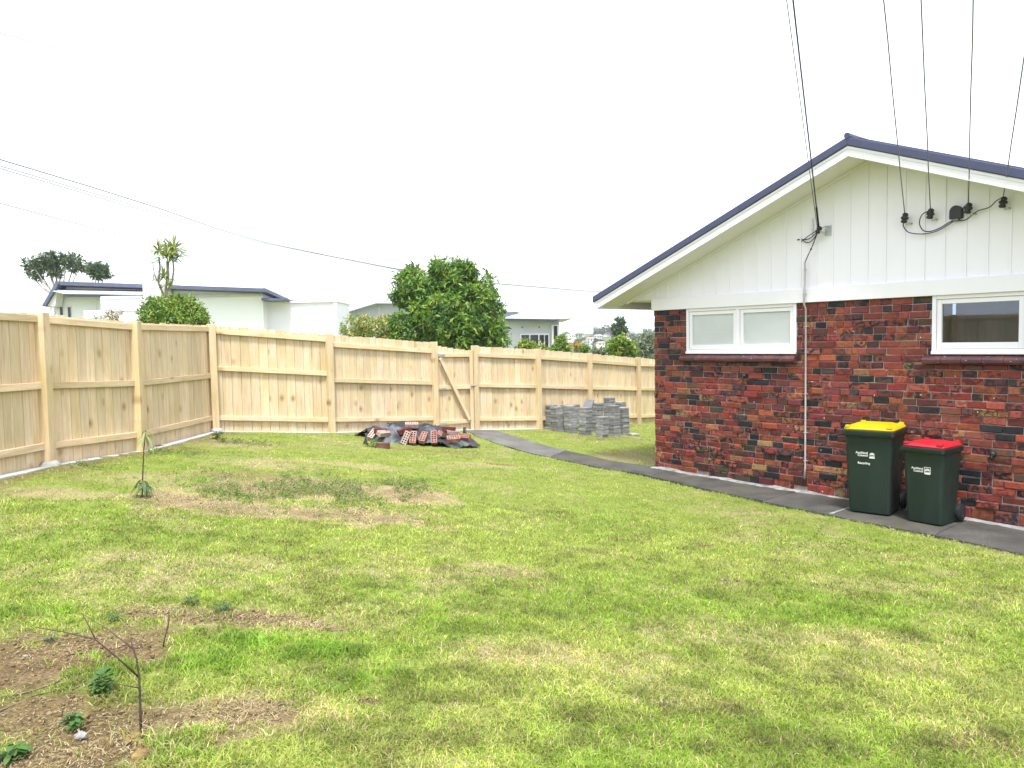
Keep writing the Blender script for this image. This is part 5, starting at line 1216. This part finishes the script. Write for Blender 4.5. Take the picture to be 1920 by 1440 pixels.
# ------------------------------------------------------------------ grass: every blade is a mesh, joined as one lawn
def scatter(n, rmin, rmax, ang=.80):
    # constant density per picture area: radius distributed so density falls with distance squared near, gentler far
    u = NR.rand(n); p = -0.55; r = (rmin**p + u*(rmax**p - rmin**p))**(1/p); a = (NR.rand(n)*2-1)*ang
    return r*np.sin(a), r*np.cos(a), r
def grass(n, rmin, rmax, nm, label):
    x, y, r = scatter(n, rmin, rmax)
    dirt, dry, lush = maps(x, y)
    ok = ~in_poly(x, y, path_poly) & ~house_mask(x, y)
    fx = np.interp(y, [p[1] for p in posts_left]+[corner[1]], [p[0] for p in posts_left]+[corner[0]]); ok &= (x > fx+.12)
    bl = np.array([corner[:2]]+[p[:2] for p in posts_back]); by = np.interp(x, bl[:,0], bl[:,1]); ok &= (y < by-.16)
    ok &= ~((np.hypot((x-HX)/(HRX*.93), (y-HY)/(HRY*.93)) < 1))
    clump = fbm(x, y, 9, 210, 3)
    ok &= NR.rand(len(x)) > np.clip(dirt*1.25*(1-.8*lush), 0, .975)
    ok &= NR.rand(len(x)) < .25+1.35*clump*sstep(.22,.5,clump)
    x, y, r, dirt, dry, lush, clump = [q[ok] for q in (x, y, r, dirt, dry, lush, clump)]; n = len(x)
    z = gh(x, y) + (fbm(x, y, 1.1, 80)-.5)*.05 - .004
    tall = (.017+.019*NR.rand(n))*(.7+.7*clump)*(1+.9*lush)*(1-.25*dry); tall *= np.where(NR.rand(n) < .04, 1.6, 1)
    wid = (.0017+.0013*NR.rand(n))*(1+.4*lush) + .00050*r
    th = NR.rand(n)*6.283; lean = (.3+1.3*NR.rand(n))*(1-.15*lush); dx, dy = np.cos(th), np.sin(th); wx, wy = -dy*wid/2, dx*wid/2
    tw = NR.rand(n)*6.283; wx, wy = np.cos(tw)*wid/2, np.sin(tw)*wid/2
    b = np.stack([x,y,z],1); H = tall; mid = b + np.stack([dx*H*lean*.35, dy*H*lean*.35, H*.62],1); tip = b + np.stack([dx*H*lean*1.05, dy*H*lean*1.05, H*(1.0-.25*lean)],1)
    W = np.stack([wx,wy,0*wx],1)
    near = r < 8.5
    # colours
    big = fbm(x, y, .8, 230, 4); fine = NR.rand(n)
    gA = np.array((.225,.32,.042)); gB = np.array((.110,.205,.020)); gC = np.array((.33,.375,.085)); st = np.array((.52,.44,.25)); st2 = np.array((.33,.26,.12)); br = np.array((.13,.095,.045))
    k = sstep(.35,.65,big)[:,None]; col = gA*(1-k)+gC*k; col = col*(1-lush[:,None]*.75) + gB*1.5*lush[:,None]*.75
    k = (NR.rand(n) < .16)[:,None]; col = np.where(k, gB, col)
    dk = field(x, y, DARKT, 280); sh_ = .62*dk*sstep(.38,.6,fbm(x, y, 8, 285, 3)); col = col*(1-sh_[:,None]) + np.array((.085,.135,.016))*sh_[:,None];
    pst = np.clip(.06+.58*dry+.45*dirt-.35*lush, 0, .93); isst = NR.rand(n) < pst; stc = np.where((NR.rand(n) < .35)[:,None], st2, st); col = np.where(isst[:,None], stc, col)
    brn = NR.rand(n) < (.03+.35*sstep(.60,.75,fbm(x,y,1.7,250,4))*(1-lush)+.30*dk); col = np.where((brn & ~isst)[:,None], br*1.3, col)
    col = col*(.72+.56*fine)[:,None]*(.35+1.3*fbm(x, y, 6.0, 260, 4))[:,None]*1.06  # clump noise puts the dark shadows among tufts into the blade colour
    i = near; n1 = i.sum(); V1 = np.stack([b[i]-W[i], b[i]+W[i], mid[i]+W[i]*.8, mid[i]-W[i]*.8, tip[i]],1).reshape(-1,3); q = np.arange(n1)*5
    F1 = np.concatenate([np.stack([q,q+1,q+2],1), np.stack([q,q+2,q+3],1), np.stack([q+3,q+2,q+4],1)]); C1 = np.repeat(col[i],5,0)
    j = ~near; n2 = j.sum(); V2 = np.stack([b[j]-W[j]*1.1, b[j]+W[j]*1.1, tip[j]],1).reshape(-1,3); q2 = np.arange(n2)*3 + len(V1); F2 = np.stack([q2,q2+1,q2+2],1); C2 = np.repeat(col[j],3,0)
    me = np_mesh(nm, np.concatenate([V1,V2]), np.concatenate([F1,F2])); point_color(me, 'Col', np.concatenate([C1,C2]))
    o = link(nm, me, GRASS); tag(o, label, 'grass', kind='stuff'); return n
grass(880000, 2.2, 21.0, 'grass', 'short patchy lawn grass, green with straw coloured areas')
# dry straw lying on the bare earth
def straw(n):
    V, F, C = [], [], []; 
    src = DIRT[:10]+[DRY[9]]*4+DIRT[9:14]
    for i in range(n):
        a, b, rx, ry, s_ = src[R.randrange(len(src))]; x = a+R.gauss(0,.5)*rx; y = b+R.gauss(0,.5)*ry; z = ghs(x,y)+.006+.018*R.random(); th = R.random()*6.283; l = .012+.035*R.random()**1.5; w = .0008+.0006*R.random()
        d = Vector((math.cos(th), math.sin(th), (R.random()-.4)*.5)); s = Vector((-d.y, d.x, 0))*w; p = Vector((x,y,z)); k = len(V); e = p+d*l; md = p+d*l*.5+Vector((0,0,.003)); V += [p-s,p+s,md+s,md-s,e]; F += [(k,k+1,k+2),(k,k+2,k+3),(k+3,k+2,k+4)]
        c = [(.50,.41,.26),(.38,.29,.17),(.60,.53,.38),(.28,.19,.10)][R.randrange(4)]; C += [c]*5
    me = np_mesh('straw', np.array([tuple(v) for v in V]), np.array(F)); point_color(me, 'Col', C); tag(link('straw', me, GRASS), 'dry straw and dead grass strewn over the bare earth', 'straw', kind='stuff')
straw(9000)

# loose crumbs of earth over the bare patches
def crumbs(n):
    ico = bmesh.new(); bmesh.ops.create_icosphere(ico, subdivisions=1, radius=1.0); iv = np.array([v.co[:] for v in ico.verts]); ifc = np.array([[v.index for v in f.verts] for f in ico.faces]); ico.free()
    src = DIRT[:9]*3 + DIRT[9:20]; k = NR.randint(0, len(src), n); S = np.array(src)[k]
    x = S[:,0] + NR.normal(size=n)*.48*S[:,2]; y = S[:,1] + NR.normal(size=n)*.48*S[:,3]; d, _, _ = maps(x, y); ok = (NR.rand(n) < d*1.3) & ~in_poly(x, y, path_poly); x, y = x[ok], y[ok]; n = len(x)
    rad = .0022 + .009*NR.rand(n)**4; z = gh(x, y) + (fbm(x, y, 1.1, 80)-.5)*.05 + d[ok]*((fbm(x, y, 5, 84)-.5)*.06 + (vn(x, y, 11, 88)-.5)*.02) + rad*.3
    V = np.stack([x,y,z],1)[:,None] + iv[None]*rad[:,None,None]*(.65+.7*NR.rand(n,len(iv),1))*np.array((1,1,.75)); F = ifc[None] + (np.arange(n)*len(iv))[:,None,None]
    me = np_mesh('earth_crumbs', V.reshape(-1,3), F.reshape(-1,3)); c = np.array([(.165,.120,.062),(.11,.075,.04),(.22,.17,.10),(.23,.165,.08)])[NR.randint(0,4,n)]; point_color(me, 'Col', np.repeat(c, len(iv), 0))
    m = Mat('earth_crumb', .95, .05); m.color(m.attr('Col')); tag(link('earth_crumbs', me, m.m), 'loose crumbs of dry earth over the bare patches', 'earth', kind='stuff')
crumbs(9000)
# pale mortar joint across the path in front of the tall bin
a = gp(1556, 962); 
mj = MB(); t0 = 3.42
for i in range(12):
    s0, s1 = i/12, (i+1)/12; p = wallpt(t0, .93-.62*s0); q = wallpt(t0, .93-.62*s1); w0 = .010+.010*R.random(); z = pathz(p)+.004
    mj.quadbox([(p.x-HD.x*w0,p.y-HD.y*w0,z-.02),(p.x+HD.x*w0,p.y+HD.y*w0,z-.02),(q.x+HD.x*w0,q.y+HD.y*w0,z-.02),(q.x-HD.x*w0,q.y-HD.y*w0,z-.02),(p.x-HD.x*w0,p.y-HD.y*w0,z),(p.x+HD.x*w0,p.y+HD.y*w0,z),(q.x+HD.x*w0,q.y+HD.y*w0,z),(q.x-HD.x*w0,q.y-HD.y*w0,z)])
mj.build('mortar_joint', PLASTER, path)
# ------------------------------------------------------------------ haze over the far suburb
hz = MB(); hz.box(-1400, 1400, -1400, 1400, -9, 14.0); ho = hz.build('haze'); tag(ho, 'thin pale haze over the suburb', 'haze', kind='stuff')
hm = bpy.data.materials.new('haze_air'); hm.use_nodes = True; hm.node_tree.nodes.clear(); ho_ = hm.node_tree.nodes.new('ShaderNodeOutputMaterial'); hv = hm.node_tree.nodes.new('ShaderNodeVolumePrincipled')
hv.inputs['Color'].default_value = (.96,.97,.985,1); hv.inputs['Density'].default_value = .0005; hv.inputs['Anisotropy'].default_value = .2
hm.node_tree.links.new(hv.outputs[0], ho_.inputs['Volume']); ho.data.materials.append(hm)

# low broad-leaved weeds that cover the dug-over patches
def weeds_cover():
    spots = [(590,922,1.3,1.1,1500),(760,910,.45,.6,220),(430,925,.5,.4,200),(430,828,.8,.3,160),(300,850,.8,.25,200),(150,872,.6,.22,140),(860,836,.35,.12,60),(1160,826,.8,.2,60)]
    P = []
    for (px, py, rx, ry, n) in spots:
        c = gp(px, py); x = c.x + NR.normal(size=n)*.5*rx; y = c.y + NR.normal(size=n)*.5*ry; k = fbm(x, y, 3.5, 270, 3) > .42; P.append(np.stack([x[k], y[k]], 1))
    P = np.concatenate(P); P = P[~in_poly(P[:,0], P[:,1], path_poly)]; fx = np.interp(P[:,1], [p[1] for p in posts_left]+[corner[1]], [p[0] for p in posts_left]+[corner[0]]); P = P[P[:,0] > fx+.14]
    c = np.stack([P[:,0], P[:,1], gh(P[:,0], P[:,1])+.006+.016*NR.rand(len(P))], 1); nr = np.tile(np.array((0,0,1.0)), (len(c),1))
    V, F, C = leaves(c, nr, .026, .40, [(.09,.17,.035),(.13,.21,.045),(.17,.19,.09),(.20,.27,.06),(.27,.26,.13)], .016, 271, 9, .35)
    me = np_mesh('weeds', V, F); point_color(me, 'Col', C); tag(link('weeds', me, LEAF), 'low green weeds covering the dug over patches and the fence foot', 'weeds', kind='stuff')
weeds_cover()
